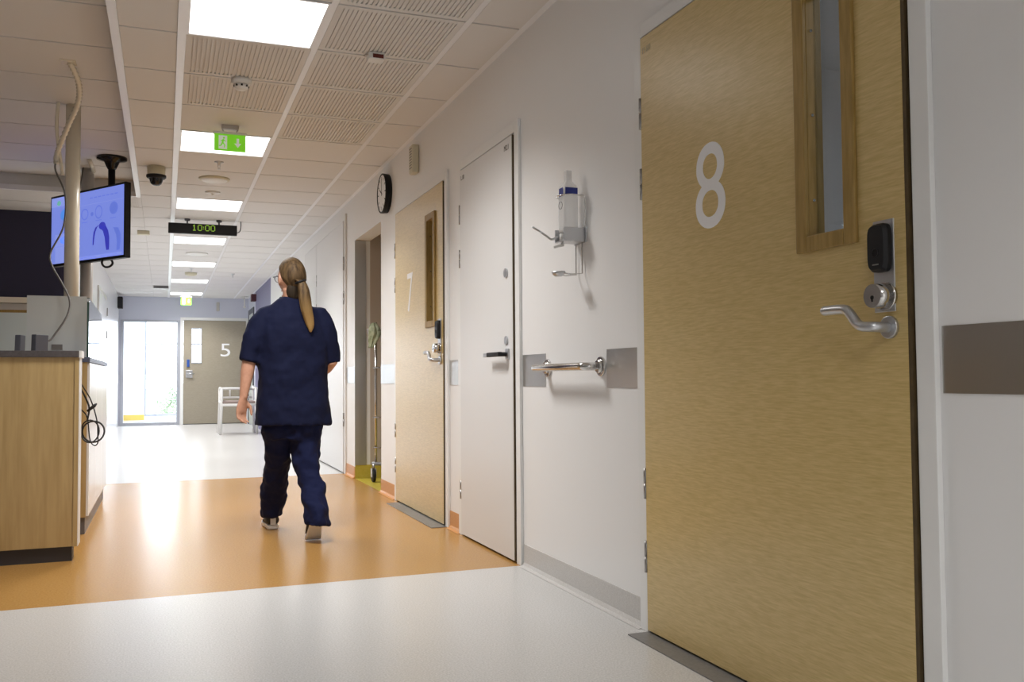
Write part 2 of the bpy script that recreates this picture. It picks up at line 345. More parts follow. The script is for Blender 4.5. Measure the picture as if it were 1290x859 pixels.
def tile_mesh(w_, d_, ribbed):
    mb = MB(); h = .012
    if not ribbed: mb.box(-w_/2, w_/2, -d_/2, d_/2, 0, h)
    else:
        mb.box(-w_/2, w_/2, -d_/2, d_/2, .007, h)
        e = .03; n = int((w_-2*e)/.021)
        mb.box(-w_/2, w_/2, -d_/2, -d_/2+e, 0, .007); mb.box(-w_/2, w_/2, d_/2-e, d_/2, 0, .007)
        mb.box(-w_/2, -w_/2+e, -d_/2+e, d_/2-e, 0, .007); mb.box(w_/2-e, w_/2, -d_/2+e, d_/2-e, 0, .007)
        p = (w_-2*e)/n
        for i in range(n):
            x = -w_/2+e+p*(i+.5); mb.box(x-p*.29, x+p*.29, -d_/2+e, d_/2-e, 0, .007)
    return mb
TM = {}
def tile(x0, x1, y0, y1, z, ribbed=False, gap=.008, parent=None):
    w_, d_ = x1-x0-.002, y1-y0-2*gap; key = (round(w_, 3), round(d_, 3), ribbed)
    if key not in TM:
        o = tile_mesh(w_, d_, ribbed).build('ribbed_tile' if ribbed else 'tile', TILE, loc=(0, 0, 0)); TM[key] = o.data
        bpy.data.objects.remove(o)
    o = bpy.data.objects.new('ribbed_tile' if ribbed else 'ceiling_tile', TM[key]); COL.objects.link(o); p = parent or ceil
    o.parent = p; o.location = Vector(((x0+x1)/2, (y0+y1)/2, z))-p.location
LEDY = [4.005+2.4*k for k in (-3, -2, 0, 1, 2, 3, 4, 5, 6)]
for k in range(38):
    y0 = ROW0+.6*k; y1 = min(y0+.6, EY)
    if y1-y0 < .1: break
    if y1 < 2.2 and k % 1 == 0:
        pass
    for ci, (x0, x1) in enumerate(COLS):
        if ci == 1 and any(abs(y0-l) < .05 for l in LEDY): continue
        rib = (ci == 1 and 4.5 < y0 < 5.7) or (ci == 2 and 2.1 < y0 < 6.3)
        tile(x0, x1, y0, y1, C, rib)
# left strip of corridor ceiling past the raised part
k = 0; y = 8.87
while y < EY-.1:
    y1 = min(y+.6, EY)
    if y1 <= 10.1 or True:
        tile(-.86, -.215, y, y1, C, k == 0)
        if y < 9.9: 
            for q in range(4): tile(-.86-.6*(q+1), -.86-.6*q, y, min(y1, 10), C)
    y = y1; k += 1
# raised ceiling over the reception
rc = thing('ceiling_raised', (0, 0, C2), 'slightly higher tiled ceiling over the reception area', 'ceiling', kind='structure')
m = MB(); m.box(-4.5, -.24, -3.5, 8.87, C2+.03, C2+.14); m.build('ceiling_slab', GAPM, rc)
m = MB(); m.box(-.245, -.225, -3.5, 8.87, C, C2+.03); m.box(-4.5, -.245, 8.87, 8.89, C, C2+.03); m.build('step_face', TILE, rc)
m = MB()
for k in range(22):
    y = 4.74-.6*13+.6*k
    if y > 8.87: break
    m.box(-4.5, -.245, y-.001, y+.007, C2+.008, C2+.03)
for q in range(4): x = -1.45-.9*q; m.box(x-.008, x+.008, -3.0, 8.87, C2+.004, C2+.03)
m.build('cross_bar', TBAR, rc)
for k in range(22):
    y0 = 4.74-.6*13+.6*k; y1 = min(y0+.6, 8.87)
    if y1-y0 < .05: break
    edges = [-.245, -1.442, -1.458, -2.342, -2.358, -3.242, -3.258, -4.15]
    for q in range(4): tile(edges[2*q+1], edges[2*q], y0, y1, C2, parent=rc)

# ---------------- LED panels
led0 = thing('ceiling_light', (.385, LEDY[0]+.3, C), '', 'ceiling light', 'square ceiling panels along the corridor')
cx, cy = .385, LEDY[0]+.3
m = MB(); f = .012
m.box(cx-.3, cx+.3, cy-.297, cy-.297+f, C-.003, C+.02); m.box(cx-.3, cx+.3, cy+.297-f, cy+.297, C-.003, C+.02)
m.box(cx-.3, cx-.3+f, cy-.297+f, cy+.297-f, C-.003, C+.02); m.box(cx+.3-f, cx+.3, cy-.297+f, cy+.297-f, C-.003, C+.02)
m.build('frame', TBAR, led0); MB().box(cx-.3+f, cx+.3-f, cy-.297+f, cy+.297-f, C+.002, C+.01).build('diffuser', LED, led0)
LEDLAB = ['lit square ceiling panel behind the viewpoint, over the pale floor', 'lit square ceiling panel over the pale floor at the back of the corridor', 
          'largest lit square ceiling panel, beside the ribbed tiles', 'lit square ceiling panel directly behind the hanging green exit sign', 'lit square ceiling panel just in front of the black digital clock', 'lit square ceiling panel just past the black digital clock',
          'lit square ceiling panel between the round white disc and the sprinkler', 'lit square ceiling panel second before the end wall', 'lit square ceiling panel above the far exit sign at the end wall']
led0['label'] = LEDLAB[0]
for i in range(1, len(LEDY)): dup(led0, None, (cx, LEDY[i]+.3, C), LEDLAB[i])
for t_ in [o for o in list(bpy.data.objects) if o.name.startswith('ceiling_light')]:        # each panel's own lamp: a shielded downward beam
    ld = bpy.data.lights.new('panel_lamp', 'AREA'); ld.shape = 'SQUARE'; ld.size = .57; ld.energy = LED_WATTS; ld.spread = math.radians(128); ld.color = (1.0, .985, .965)
    lo = bpy.data.objects.new('panel_lamp', ld); COL.objects.link(lo); lo.parent = t_; lo.location = (0, 0, -.004)
rl = thing('added_room_light', (2.9, 1.4, 2.6), 'unseen lamp panel added to light the room behind door 8', 'ceiling light')  # unseen lamp, added so the room behind the door glass looks lit
MB().box(2.6, 3.2, 1.1, 1.7, 2.585, 2.6).build('frame', TBAR, rl); MB().box(2.62, 3.18, 1.12, 1.68, 2.58, 2.585).build('diffuser', LED2, rl)

# ---------------- baseboards right wall
br = thing('baseboard_right', (D, 0, 0), 'coved vinyl skirting of the corridor wall, grey then orange', 'baseboard', kind='structure')
def base(y0, y1, mt):
    m = MB(); pr = [(D-.004, .105), (D-.004, .02), (D-.012, .006), (D-.03, .001), (D, .001), (D, .105)]
    m.loft([[Vector((x, y0, z)) for x, z in pr], [Vector((x, y1, z)) for x, z in pr]], 0, False); m.build('skirting_strip', mt, br)
for y0, y1, mt in ((-3.5, 1.545, GRBASE), (2.91, 4.08, GRBASE), (5.06, 5.29, ORBASE), (6.66, 7.17, ORBASE), (8.24, 8.64, ORBASE), (11.36, 15.3, GRBASE)): base(y0, y1, mt)
tag(MB().box(D, 2.6, 8.23, 8.24, 0, .12).build('baseboard_niche', OLIVE), 'olive yellow skirting inside the storage recess', 'baseboard', kind='structure')

# ================================================================== DOORS
def hinge(parent, x, y, z0, z1):
    m = MB(); zm = (z0+z1)/2
    m.cyl((x-.006, y, z0), (x-.006, y, zm-.002), .0075, n=12); m.cyl((x-.006, y, zm+.002), (x-.006, y, z1), .0075, n=12); m.box(x-.003, x+.001, y-.014, y+.014, z0+.004, z1-.004)
    m.build('hinge', HINGE, parent)
def frame_parts(parent, y0, y1, zt, fw_=.06, proud=.016, depth=.14):
    m = MB()
    for a, b in ((y0-fw_, y0-.004), (y1+.004, y1+fw_)): m.box(D-proud, D, a, b, 0, zt+fw_)
    m.box(D-proud, D, y0-.004, y1+.004, zt+.006, zt+fw_)
    m.box(D, D+depth, y0-.004, y0+.0, 0, zt); m.box(D, D+depth, y1, y1+.004, 0, zt)
    m.build('door_frame', FRAME, parent, bevel=.003)
def lever(parent, pts, r, mt, rose_y, rose_z, rose_r=.027, xw=D):
    h = MB(); h.tube(smooth_path(pts, 8), r, 14)
    for e in (pts[-1],): h.ell(e, r, r, r, 8)
    o = h.build('lever_handle', mt, parent)
    MB().cyl((xw, rose_y, rose_z), (xw-.010, rose_y, rose_z), rose_r, n=28).build('rose', mt, o, bevel=.002)
    return o
LEAFX = D-.022                      # face of the proud leaf
def vision_door(name, loc, label, y0, y1, digit, small=None):
    d = thing(name, loc, label, 'door', kind='structure')
    frame_parts(d, y0, y1, 2.13, .058)
    gy0, gy1, gz0, gz1 = y0+.172, y0+.377, 1.243, 1.962       # vision panel
    b = .032
    lf = MB(); wall_boxes(lf, 'y', y0+.012, y1-.006, LEAFX, D+.03, .012, 2.128, [(gy0+.008, gy1-.008, gz0+.008, gz1-.008)])
    leaf = lf.build('leaf', DOORW, d)
    e = MB(); e.box(LEAFX+.001, D+.03, y0+.002, y0+.012, .012, 2.128); e.build('leaf_edge', EDGE, d, label='dark oak leading edge')
    v = MB()
    v.box(LEAFX-.012, LEAFX, gy0-.01, gy0+b, gz0-.01, gz1+.01); v.box(LEAFX-.012, LEAFX, gy1-b, gy1+.01, gz0-.01, gz1+.01)
    v.box(LEAFX-.012, LEAFX, gy0+b, gy1-b, gz0-.01, gz0+b); v.box(LEAFX-.012, LEAFX, gy0+b, gy1-b, gz1-b, gz1+.01)
    v.box(LEAFX, D+.03, gy0+.008, gy0+b, gz0+.008, gz1-.008); v.box(LEAFX, D+.03, gy1-b, gy1-.008, gz0+.008, gz1-.008)
    v.box(LEAFX, D+.03, gy0+b, gy1-b, gz0+.008, gz0+b); v.box(LEAFX, D+.03, gy0+b, gy1-b, gz1-b, gz1-.008)
    vf = v.build('glazing_bead', OAK, d, bevel=.003, label='solid oak glazing bead')
    MB().box(D+.004, D+.010, gy0+b, gy1-b, gz0+b, gz1-b).build('pane', GLASSD, vf)
    sc = MB()
    for z in (gz0+.13, gz0+.36, gz0+.59): sc.cyl((D-.006, gy1-b, z), (D-.006, gy1-b-.003, z), .004, n=10)
    sc.build('screw', CHROME, vf)
    cyy = y1-.44; text_part(digit, (LEAFX, cyy, 1.507), WR, WU, .165 if digit != '7' else .15, .272, SIGNW, d, 'number', label='white number')
    for z0, z1 in ((1.80, 1.912), (1.543, 1.655), (.472, .58), (.212, .322)): hinge(d, D-.014, y1+.0, z0, z1)
    # lock plate, card reader, cylinder, lever
    py = y0+.078
    pl = MB().box(LEAFX-.004, LEAFX, py-.033, py+.033, 1.055, 1.275).build('lock_plate', SATIN, d, bevel=.0015)
    rd = MB(); prof = []
    for (t, ww, zz) in ((0, .031, 0), (.012, .031, 0), (.022, .026, 0)):
        ring = []
        for q in range(32):
            a = 2*math.pi*q/32; cxx = abs(math.cos(a))**.45*math.copysign(1, math.cos(a)); szz = abs(math.sin(a))**.45*math.copysign(1, math.sin(a))
            ring.append(Vector((LEAFX-.004-t, py+.003-cxx*ww, 1.208+szz*(.058 if t < .02 else .052))))
        prof.append(ring)
    rd.loft(prof, 0, False); r_ = rd.build('card_reader', BLACK, d, label='black card reader')
    rg = MB(); rg.tube([Vector((LEAFX-.0265, py+.003+.010*math.cos(2*math.pi*q/20), 1.196+.010*math.sin(2*math.pi*q/20))) for q in range(20)], .0012, 6, closed=True); rg.build('reader_ring', BLACKG, r_)
    MB().box(LEAFX-.0268, LEAFX-.026, py-.007, py+.013, 1.166, 1.169).build('reader_mark', GREYTXT, r_)
    cl = MB(); cl.cyl((LEAFX-.002, py-.005, 1.092), (LEAFX-.010, py-.005, 1.092), .034, n=28); cl.cyl((LEAFX-.010, py-.005, 1.092), (LEAFX-.046, py-.005, 1.092), .031, .028, n=28)
    c_ = cl.build('lock_cylinder', CHROME, d)
    k_ = MB(); k_.cyl((LEAFX-.0462, py-.005, 1.088), (LEAFX-.047, py-.005, 1.088), .005, n=12); k_.box(LEAFX-.047, LEAFX-.0462, py-.007, py-.003, 1.078, 1.088); k_.build('keyhole', BLACK, c_)
    ly = y0+.064
    lever(d, [(LEAFX, ly, 1.018), (LEAFX-.03, ly, 1.018), (LEAFX-.05, ly+.006, 1.019), (LEAFX-.056, ly+.03, 1.021), (LEAFX-.056, ly+.05, 1.03), (LEAFX-.056, ly+.07, 1.052), (LEAFX-.056, ly+.085, 1.064), (LEAFX-.056, ly+.11, 1.067), (LEAFX-.056, ly+.16, 1.067)], .0122, SATIN, ly, 1.018, xw=LEAFX)
    if small: text_part(small, (LEAFX, y1-.05, 2.078), WR, WU, .055, .022, FAINT, d, 'door_code')
    return d
d8 = vision_door('door_1', (D, 2.235, 0), 'wide beige oak-grain door with a large white 8', 1.61, 2.86, '8', '15 681')
MB().box(1.525, D+.1, 1.6, 2.86, 0, .004).build('threshold', THRESH, d8, label='grey threshold plate')
d7 = vision_door('door_3', (D, 5.975, 0), 'beige oak-grain door with a large white 7', 5.35, 6.6, '7')
MB().box(1.51, D+.1, 5.32, 6.5, 0, .004).build('threshold', THRESH, d7, label='grey threshold plate')
# white single door
dw = thing('door_2', (D, 4.58, 0), 'narrow plain white door between door 7 and the sanitizer holder', 'door', kind='structure')
frame_parts(dw, 4.15, 5.015, 2.115, .06)
MB().box(LEAFX, D+.03, 4.162, 5.009, .012, 2.112).build('leaf', DOORWH, dw)
MB().box(LEAFX+.001, D+.03, 4.152, 4.162, .012, 2.112).build('leaf_edge', EDGE, dw, label='dark leading edge')
for z0, z1 in ((1.80, 1.912), (1.545, 1.65), (.21, .315)): hinge(dw, D-.014, 5.015, z0, z1)
h = MB(); h.tube([(LEAFX, 4.232, 1.022), (LEAFX-.045, 4.232, 1.022)], .011, 12); ho = h.build('lever_handle', BLACK, dw, label='black grip lever with steel end')
MB().box(LEAFX-.056, LEAFX-.034, 4.222, 4.40, 1.011, 1.034).build('grip', BLACK, ho, bevel=.004); MB().box(LEAFX-.0555, LEAFX-.0345, 4.40, 4.455, 1.0115, 1.0335).build('grip_end', SATIN, ho, bevel=.004)
MB().box(LEAFX-.008, LEAFX, 4.208, 4.256, .995, 1.05).build('rose', SATIN, ho, bevel=.004)
for z, r in ((1.092, .022), (1.432, .024)): MB().cyl((LEAFX, 4.247, z), (LEAFX-.008, 4.247, z), r, n=24).build('lock_cover', SATIN, dw, bevel=.002)
text_part('M2.1', (LEAFX, 4.235, 2.065), WR, WU, .06, .028, GREYTXT, dw, 'door_code'); text_part('L.18', (LEAFX, 4.955, 2.065), WR, WU, .055, .026, GREYTXT, dw, 'door_code')
MB().box(D+.10, D+.138, 4.15, 5.015, 0, 2.115).build('light_block', DOORWH, dw)  # unseen backing added to stop outside light leaking past the leaf
# double white door
dd = thing('door_4', (D, 10, 0), 'tall white double door of two unequal plain leaves', 'door', kind='structure')
frame_parts(dd, 8.70, 11.3, 2.43, .06)
MB().box(LEAFX, D+.03, 8.71, 10.345, .012, 2.427).build('leaf', DOORWH, dd); MB().box(LEAFX, D+.03, 10.355, 11.295, .012, 2.427).build('leaf', DOORWH, dd)
for y, zs in ((8.70, (1.95, 1.62, .45)), (10.35, (1.95, 1.62, .45))):
    for z in zs: hinge(dd, D-.014, y, z, z+.13)
MB().box(D+.10, D+.138, 8.70, 11.3, 0, 2.43).build('light_block', DOORWH, dd)  # unseen backing added behind both leaves to keep outside light out
# recess lining
lin = MB(); lin.box(D-.004, 1.72, 8.225, 8.232, .12, 2.17)
tag(lin.build('trim_1', STEEL), 'brushed steel lining on the edge of the storage recess', 'trim', kind='structure')
# end: glazed door and door 5
dg = thing('door_5', (-.27, EY, 0), 'bright glazed aluminium door at the end of the corridor', 'door', kind='structure')
m = MB(); m.box(-.83, -.765, EY-.02, EY+.1, 0, 2.115); m.box(.225, .285, EY-.02, EY+.1, 0, 2.115); m.box(-.765, .225, EY-.02, EY+.1, 2.075, 2.115); m.box(-.765, .225, EY-.02, EY+.1, 0, .06)
m.build('door_frame', ALU, dg, bevel=.004); MB().box(-.765, .225, EY+.03, EY+.04, .06, 2.075).build('pane', GLASS, dg)
m = MB()
for i in range(9): x = -.70+.055*i; m.box(x, x+.03, EY+.027, EY+.0298, 1.0, 1.02+.008*(i % 3))
m.build('marking_strip', SIGNW, dg, label='white marking across the glass')
d5 = thing('door_6', (.96, EY, 0), 'beige door with a white 5 and a narrow two-pane window', 'door', kind='structure')
m = MB(); m.box(.29, .35, EY-.018, EY, 0, 2.18); m.box(1.575, D, EY-.018, EY, 0, 2.18); m.box(.35, 1.575, EY-.018, EY, 2.125, 2.18); m.build('door_frame', FRAME, d5)
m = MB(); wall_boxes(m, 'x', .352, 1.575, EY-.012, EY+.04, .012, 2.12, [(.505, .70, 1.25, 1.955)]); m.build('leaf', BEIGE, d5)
m = MB(); m.box(.50, .515, EY-.02, EY+.04, 1.24, 1.965); m.box(.69, .705, EY-.02, EY+.04, 1.24, 1.965); m.box(.515, .69, EY-.02, EY+.04, 1.24, 1.262); m.box(.515, .69, EY-.02, EY+.04, 1.943, 1.965)
gb = m.build('glazing_bead', ALU, d5); MB().box(.515, .69, EY+.0, EY+.02, 1.63, 1.645).build('glazing_bar', ALU, gb)
for a, b in ((1.262, 1.63), (1.645, 1.943)): MB().box(.515, .69, EY+.008, EY+.014, a, b).build('pane', GLASS, gb)
MB().box(.352, 1.575, EY-.005, EY+.06, 0, .014).build('threshold', KICK, d5)  # dark strip added to block lobby light leaking under the leaf
text_part('5', (1.167, EY-.012, 1.515), TR, ZA, .19, .265, SIGNW, d5, 'number', label='white number')
MB().box(.42, .47, EY-.035, EY-.012, 1.17, 1.32).build('card_reader', BLUE, d5, bevel=.006, label='blue card reader')
pl = MB().box(.40, .53, EY-.02, EY-.012, .95, 1.10).build('lock_plate', SATIN, d5, bevel=.004)
MB().tube([(.43, EY-.02, 1.03), (.43, EY-.07, 1.03), (.56, EY-.07, 1.03)], .012, 10).build('lever_handle', SATIN, d5)
# left wall door
dl = thing('door_7', (LX, 14.4, 0), 'glossy white side door on the far left wall', 'door', kind='structure')
m = MB(); m.box(LX, LX+.016, 13.44, 13.5, 0, 2.2); m.box(LX, LX+.016, 15.25, 15.31, 0, 2.2); m.box(LX, LX+.016, 13.5, 15.25, 2.14, 2.2); m.build('door_frame', POLEG, dl)
MB().box(LX, LX+.02, 13.505, 15.245, .012, 2.135).build('leaf', WALLG, dl)
for z in (1.9, 1.55, .35): MB().box(LX+.018, LX+.034, 15.23, 15.265, z, z+.12).build('hinge', HINGE, dl)
MB().tube([(LX+.02, 13.58, 1.02), (LX+.07, 13.58, 1.02), (LX+.07, 13.72, 1.02)], .012, 10).build('lever_handle', SATIN, dl)

# ================================================================== WALL OBJECTS
def guard(y0, y1, label, x=D, sgn=-1):
    m = MB(); m.box(min(x, x+sgn*.003), max(x, x+sgn*.003), y0, y1, .864, 1.014)
    o = m.build('wall_guard_plate', STEEL, loc=(x, (y0+y1)/2, .864)); return tag(o, label, 'wall guard', 'steel guard plates along the wall')
guard(-3.4, 1.543, 'long brushed steel guard strip running past the latch side of door 8')
guard(2.908, 3.188, 'wider steel guard plate between the grab rail and door 8'); guard(3.80, 4.078, 'steel guard plate between the narrow white door and the grab rail')
guard(5.078, 5.288, 'small steel guard plate between door 7 and the narrow white door'); guard(6.662, 7.165, 'steel guard plate between door 7 and the storage recess'); guard(8.245, 8.636, 'steel guard plate between the storage recess and the double door')
o = MB().box(LX, LX+.003, 16.2, 19.4, .864, 1.014).build('wall_guard_plate', STEEL, loc=(LX, 17.8, .864)); tag(o, 'steel guard plate on the glossy white wall by the glazed door', 'wall guard', 'steel guard plates along the wall')
# grab rail
gr = thing('grab_rail', (D, 3.5, .95), 'short polished steel grab rail between two steel guard plates', 'grab rail')
pts = []
ya, yb, xo, rc_ = 3.235, 3.772, D-.078, .03
pts.append((D-.012, ya, .948)); pts.append((xo+rc_, ya, .948))
for q in range(1, 7): a = math.pi/2*q/6; pts.append((xo+rc_-rc_*math.sin(a), ya+rc_-rc_*math.cos(a), .948))
for q in range(0, 7): a = math.pi/2*q/6; pts.append((xo+rc_-rc_*math.cos(a), yb-rc_+rc_*math.sin(a), .948))
pts.append((D-.012, yb, .948))
MB().tube(pts, .0165, 20).build('rail', CHROME, gr)
for y in (ya, yb):
    fo = MB().cyl((D, y, .948), (D-.010, y, .948), .040, n=32).build('flange', CHROME, gr, bevel=.003)
    MB().cyl((D-.010, y, .948), (D-.022, y, .948), .030, .024, n=28).build('collar', CHROME, fo)
# sanitizer dispenser
SY = 3.415
sd = thing('sanitizer_holder', (D, SY, 1.33), 'steel wire elbow-lever sanitizer holder on the white wall', 'dispenser')
m = MB(); m.box(D-.006, D, SY-.06, SY+.06, 1.462, 1.528); m.box(D-.10, D-.006, SY-.047, SY-.040, 1.467, 1.522); m.box(D-.10, D-.006, SY+.040, SY+.047, 1.467, 1.522); m.box(D-.10, D-.006, SY-.040, SY+.040, 1.465, 1.471)
m.build('bracket', SATIN, sd, bevel=.0015)
wire = MB(); wr_ = .003
wire.tube([(D-.006, SY-.055, 1.52), (D-.006, SY-.055, 1.645), (D-.014, SY-.055, 1.655), (D-.06, SY-.055, 1.657)]+[(D-.06-.045*math.sin(math.pi*q/8), SY-.055*math.cos(math.pi*q/8), 1.657) for q in range(0, 9)]+[(D-.014, SY+.055, 1.655), (D-.006, SY+.055, 1.645), (D-.006, SY+.055, 1.52)], wr_, 8)
wire.build('retaining_ring', CHROME, sd)
lv = MB(); lv.tube(smooth_path([(D-.10, SY+.01, 1.49), (D-.125, SY+.02, 1.478), (D-.14, SY+.04, 1.494), (D-.155, SY+.06, 1.512)], 6), .0045, 8); lv.tube(smooth_path([(D-.155, SY+.06, 1.512), (D-.165, SY+.085, 1.526), (D-.172, SY+.10, 1.536), (D-.182, SY+.085, 1.536), (D-.157, SY+.062, 1.514)], 6), .0038, 8)
lv.build('elbow_lever', SATIN, sd)
pm = MB(); pm.cyl((D-.085, SY, 1.472), (D-.085, SY, 1.50), .013, n=14); pm.cyl((D-.085, SY, 1.448), (D-.085, SY, 1.472), .006, n=10); pm.cyl((D-.085, SY, 1.453), (D-.125, SY, 1.443), .006, n=10); pm.build('pump_head', WHITEP, sd)
for s_ in (-.03, .03): MB().tube([(D-.01, SY+s_, 1.47), (D-.01, SY+s_, 1.335), (D-.06, SY+s_, 1.33), (D-.10, SY+s_*.8, 1.335)], .003, 8).build('drip_arm', CHROME, sd)
tr = MB(); rings = []
for r, z in ((.018, 1.323), (.030, 1.331), (.036, 1.341), (.033, 1.341), (.016, 1.328)): rings.append(circle((D-.105, SY, z), XA, YA, r*.8, 20, r))
tr.loft(rings); tr.build('drip_tray', SATIN, sd)
bt = thing('sanitizer_bottle', (D-.055, SY, 1.50), 'clear square sanitizer bottle with blue print, hung in the wire holder', 'bottle')
def rrect(c, hx, hy, n=24, e=.4):
    return [Vector(c)+Vector((math.copysign(abs(math.cos(2*math.pi*j/n))**e, math.cos(2*math.pi*j/n))*hx, math.copysign(abs(math.sin(2*math.pi*j/n))**e, math.sin(2*math.pi*j/n))*hy, 0)) for j in range(n)]
m = MB(); m.loft([rrect((D-.058, SY, z), hx, hy) for z, hx, hy in ((1.505, .026, .026), (1.512, .034, .034), (1.665, .034, .034), (1.70, .030, .030), (1.72, .016, .016), (1.725, .014, .014), (1.765, .014, .014))]); m.build('bottle_body', BOTTLE, bt)
MB().box(D-.0932, D-.0925, SY-.026, SY+.014, 1.655, 1.69).build('blue_print', BLUEL, bt); MB().box(D-.086, D-.03, SY-.0348, SY-.034, 1.66, 1.69).build('blue_print', BLUEL, bt)
m = MB(); m.tube([Vector((D-.0932, SY+.018*math.cos(2*math.pi*q/16), 1.618+.016*math.sin(2*math.pi*q/16))) for q in range(16)], .0012, 6, closed=True); m.build('round_mark', GREYTXT, bt)
# wall clock
ck = thing('wall_clock', (D, 6.93, 2.352), 'round wall clock with white face and black rim', 'clock')
cyy, cz, R_ = 6.93, 2.352, .155
m = MB(); rings = []
for x, r in ((D, R_-.004), (D-.040, R_), (D-.050, R_), (D-.053, R_-.006), (D-.049, R_-.012), (D-.046, R_-.012)): rings.append(circle((x, cyy, cz), -YA, ZA, r, 40))
m.loft(rings); m.build('rim', BLACK, ck); MB().cyl((D-.046, cyy, cz), (D-.0475, cyy, cz), R_-.012, n=40).build('dial', SIGNW, ck)
for q in range(12):
    m = MB(); a = 2*math.pi*q/12; ax = Vector((0, -math.sin(a), math.cos(a))); bx = Vector((0, math.cos(a), math.sin(a)))
    m.obox((D-.0482, cyy, cz), -XA, bx, ax, 0, .0008, -.004, .004, R_*.68, R_*.84); m.build('hour_mark', BLACK, ck)
for ang, ln, ww in ((math.radians(300), .075, .005), (0, .115, .0035)):
    ax = Vector((0, -math.sin(ang), math.cos(ang))); bx = Vector((0, math.cos(ang), math.sin(ang)))
    MB().obox((D-.0492, cyy, cz), -XA, bx, ax, 0, .001, -ww, ww, -.02, ln).build('hand', BLACK, ck)
# cream sounder
ss = thing('alarm_sounder', (D, 6.03, 2.31), 'narrow cream wall sounder near the ceiling above door 7', 'alarm')
m = MB(); m.box(D-.05, D, 5.985, 6.08, 2.315, 2.515); m.build('housing', CREAM, ss, bevel=.012, seg=3)
m = MB()
for i in range(8): m.box(D-.0505, D-.049, 6.0, 6.065, 2.35+.019*i, 2.358+.019*i)
m.build('grille_slot', GREYTXT, ss)
# far wall fittings
o = MB().box(D-.09, D, 17.85, 18.05, 2.40, 2.535).build('fire_alarm_box', REDBOX, loc=(D, 17.95, 2.4), bevel=.005); tag(o, 'maroon alarm box high on the violet wall', 'alarm')
m = MB(); m.box(D-.02, D, 18.25, 18.36, 0, 2.32); m.box(D-.02, D, 19.3, 19.4, 0, 2.32); m.box(D-.02, D, 18.36, 19.3, 2.22, 2.32)
w2 = thing('door_8', (D, 18.8, 0), 'dark grey framed glazed side door near the end wall', 'door', kind='structure'); m.build('door_frame', DARKG, w2); MB().box(D-.01, D, 18.36, 19.3, .02, 2.22).build('leaf', PANELP, w2)
o = MB().box(.985, 1.045, EY-.05, EY, 2.315, 2.5).build('wall_sensor', POLEG, loc=(1.015, EY, 2.315), bevel=.01); tag(o, 'small grey box on the end wall above door 5', 'sensor')
hp = thing('hanging_sign', (1.497, 19.0, C), 'small white fitting hanging from the ceiling by the end wall', 'sign')
m = MB(); m.cyl((1.497, 19, C), (1.497, 19, C-.02), .06, n=20); m.cyl((1.497, 19, C-.02), (1.497, 19, C-.2), .012, n=10); m.build('stem', WHITEP, hp); MB().ell((1.497, 19, C-.215), .03, .03, .022, 8).build('tip', WHITEP, hp)
o = MB().box(LX, LX+.09, 18.95, 19.2, 2.30, 2.52).build('wall_speaker', BLACK, loc=(LX, 19.1, 2.3), bevel=.01); tag(o, 'small black loudspeaker high in the corner by the glazed door', 'loudspeaker')

# ================================================================== CEILING OBJECTS
def lathe(mb, cx, cy, prof, n=28, mi=0): return mb.loft([circle((cx, cy, z), XA, -YA, max(r, .0005), n) for r, z in prof], mi)
t = thing('smoke_detector', (.388, 5.211, C), 'white smoke detector under the ribbed tiles near the largest light', 'smoke detector')
m = MB(); lathe(m, .388, 5.211, [(.055, C), (.055, C-.018), (.048, C-.024), (.046, C-.03)]); m.build('base', WHITEP, t)
m = MB(); lathe(m, .388, 5.211, [(.042, C-.03), (.036, C-.05), (.022, C-.062), (.001, C-.063)]); b_ = m.build('sensing_head', WHITEP, t)
m = MB()
for q in range(8): a = 2*math.pi*q/8; m.box(.388+.037*math.cos(a)-.005, .388+.037*math.cos(a)+.005, 5.211+.037*math.sin(a)-.005, 5.211+.037*math.sin(a)+.005, C-.046, C-.036)
m.build('vent_slot', BLACK, b_)
t = thing('call_indicator', (1.006, 4.565, C), 'white ceiling box with a dark red indicator lens', 'indicator')
MB().box(.965, 1.05, 4.53, 4.60, C-.038, C).build('housing', WHITEP, t, bevel=.006); MB().box(.985, 1.04, 4.527, 4.531, C-.032, C-.012).build('lens', RED, t); MB().box(.955, 1.06, 4.575, 4.61, C-.006, C).build('mounting_plate', POLEG, t)
def sprinkler(x, y, label):
    t = thing('sprinkler', (x, y, C), label, 'sprinkler', 'ceiling sprinklers')
    m = MB(); lathe(m, x, y, [(.035, C), (.035, C-.004), (.014, C-.008), (.010, C-.03)], 18); m.build('escutcheon', SATIN, t)
    m = MB(); m.cyl((x-.008, y, C-.03), (x-.004, y, C-.055), .002, n=6); m.cyl((x+.008, y, C-.03), (x+.004, y, C-.055), .002, n=6); lathe(m, x, y, [(.012, C-.055), (.012, C-.058)], 14); m.build('head', SATIN, t)
sprinkler(.379, 7.271, 'sprinkler head just past the light behind the exit sign'); sprinkler(.362, 14.412, 'tiny sprinkler head past the far round disc'); sprinkler(.996, 14.98, 'tiny sprinkler head on the plain tiles away from the lights')
t = thing('ceiling_speaker', (.375, 7.893, C), 'large cream round ceiling speaker between sprinkler and light', 'loudspeaker')
m = MB(); lathe(m, .375, 7.893, [(.125, C), (.122, C-.012), (.108, C-.016)], 36); m.build('rim', CREAM, t); m = MB(); lathe(m, .375, 7.893, [(.107, C-.014), (.10, C-.02), (.06, C-.028), (.001, C-.03)], 36); m.build('grille', WHITEP, t)
o = lathe(MB(), .389, 8.47, [(.065, C), (.063, C-.01), (.03, C-.014), (.012, C-.02), (.010, C-.03), (.001, C-.031)], 28).build('ceiling_detector', WHITEP, loc=(.389, 8.47, C)); tag(o, 'small flat white ceiling detector just before the digital clock light', 'detector')
t = thing('dome_camera', (-.074, 7.60, C), 'black dome security camera in a beige ceiling mount', 'security camera')
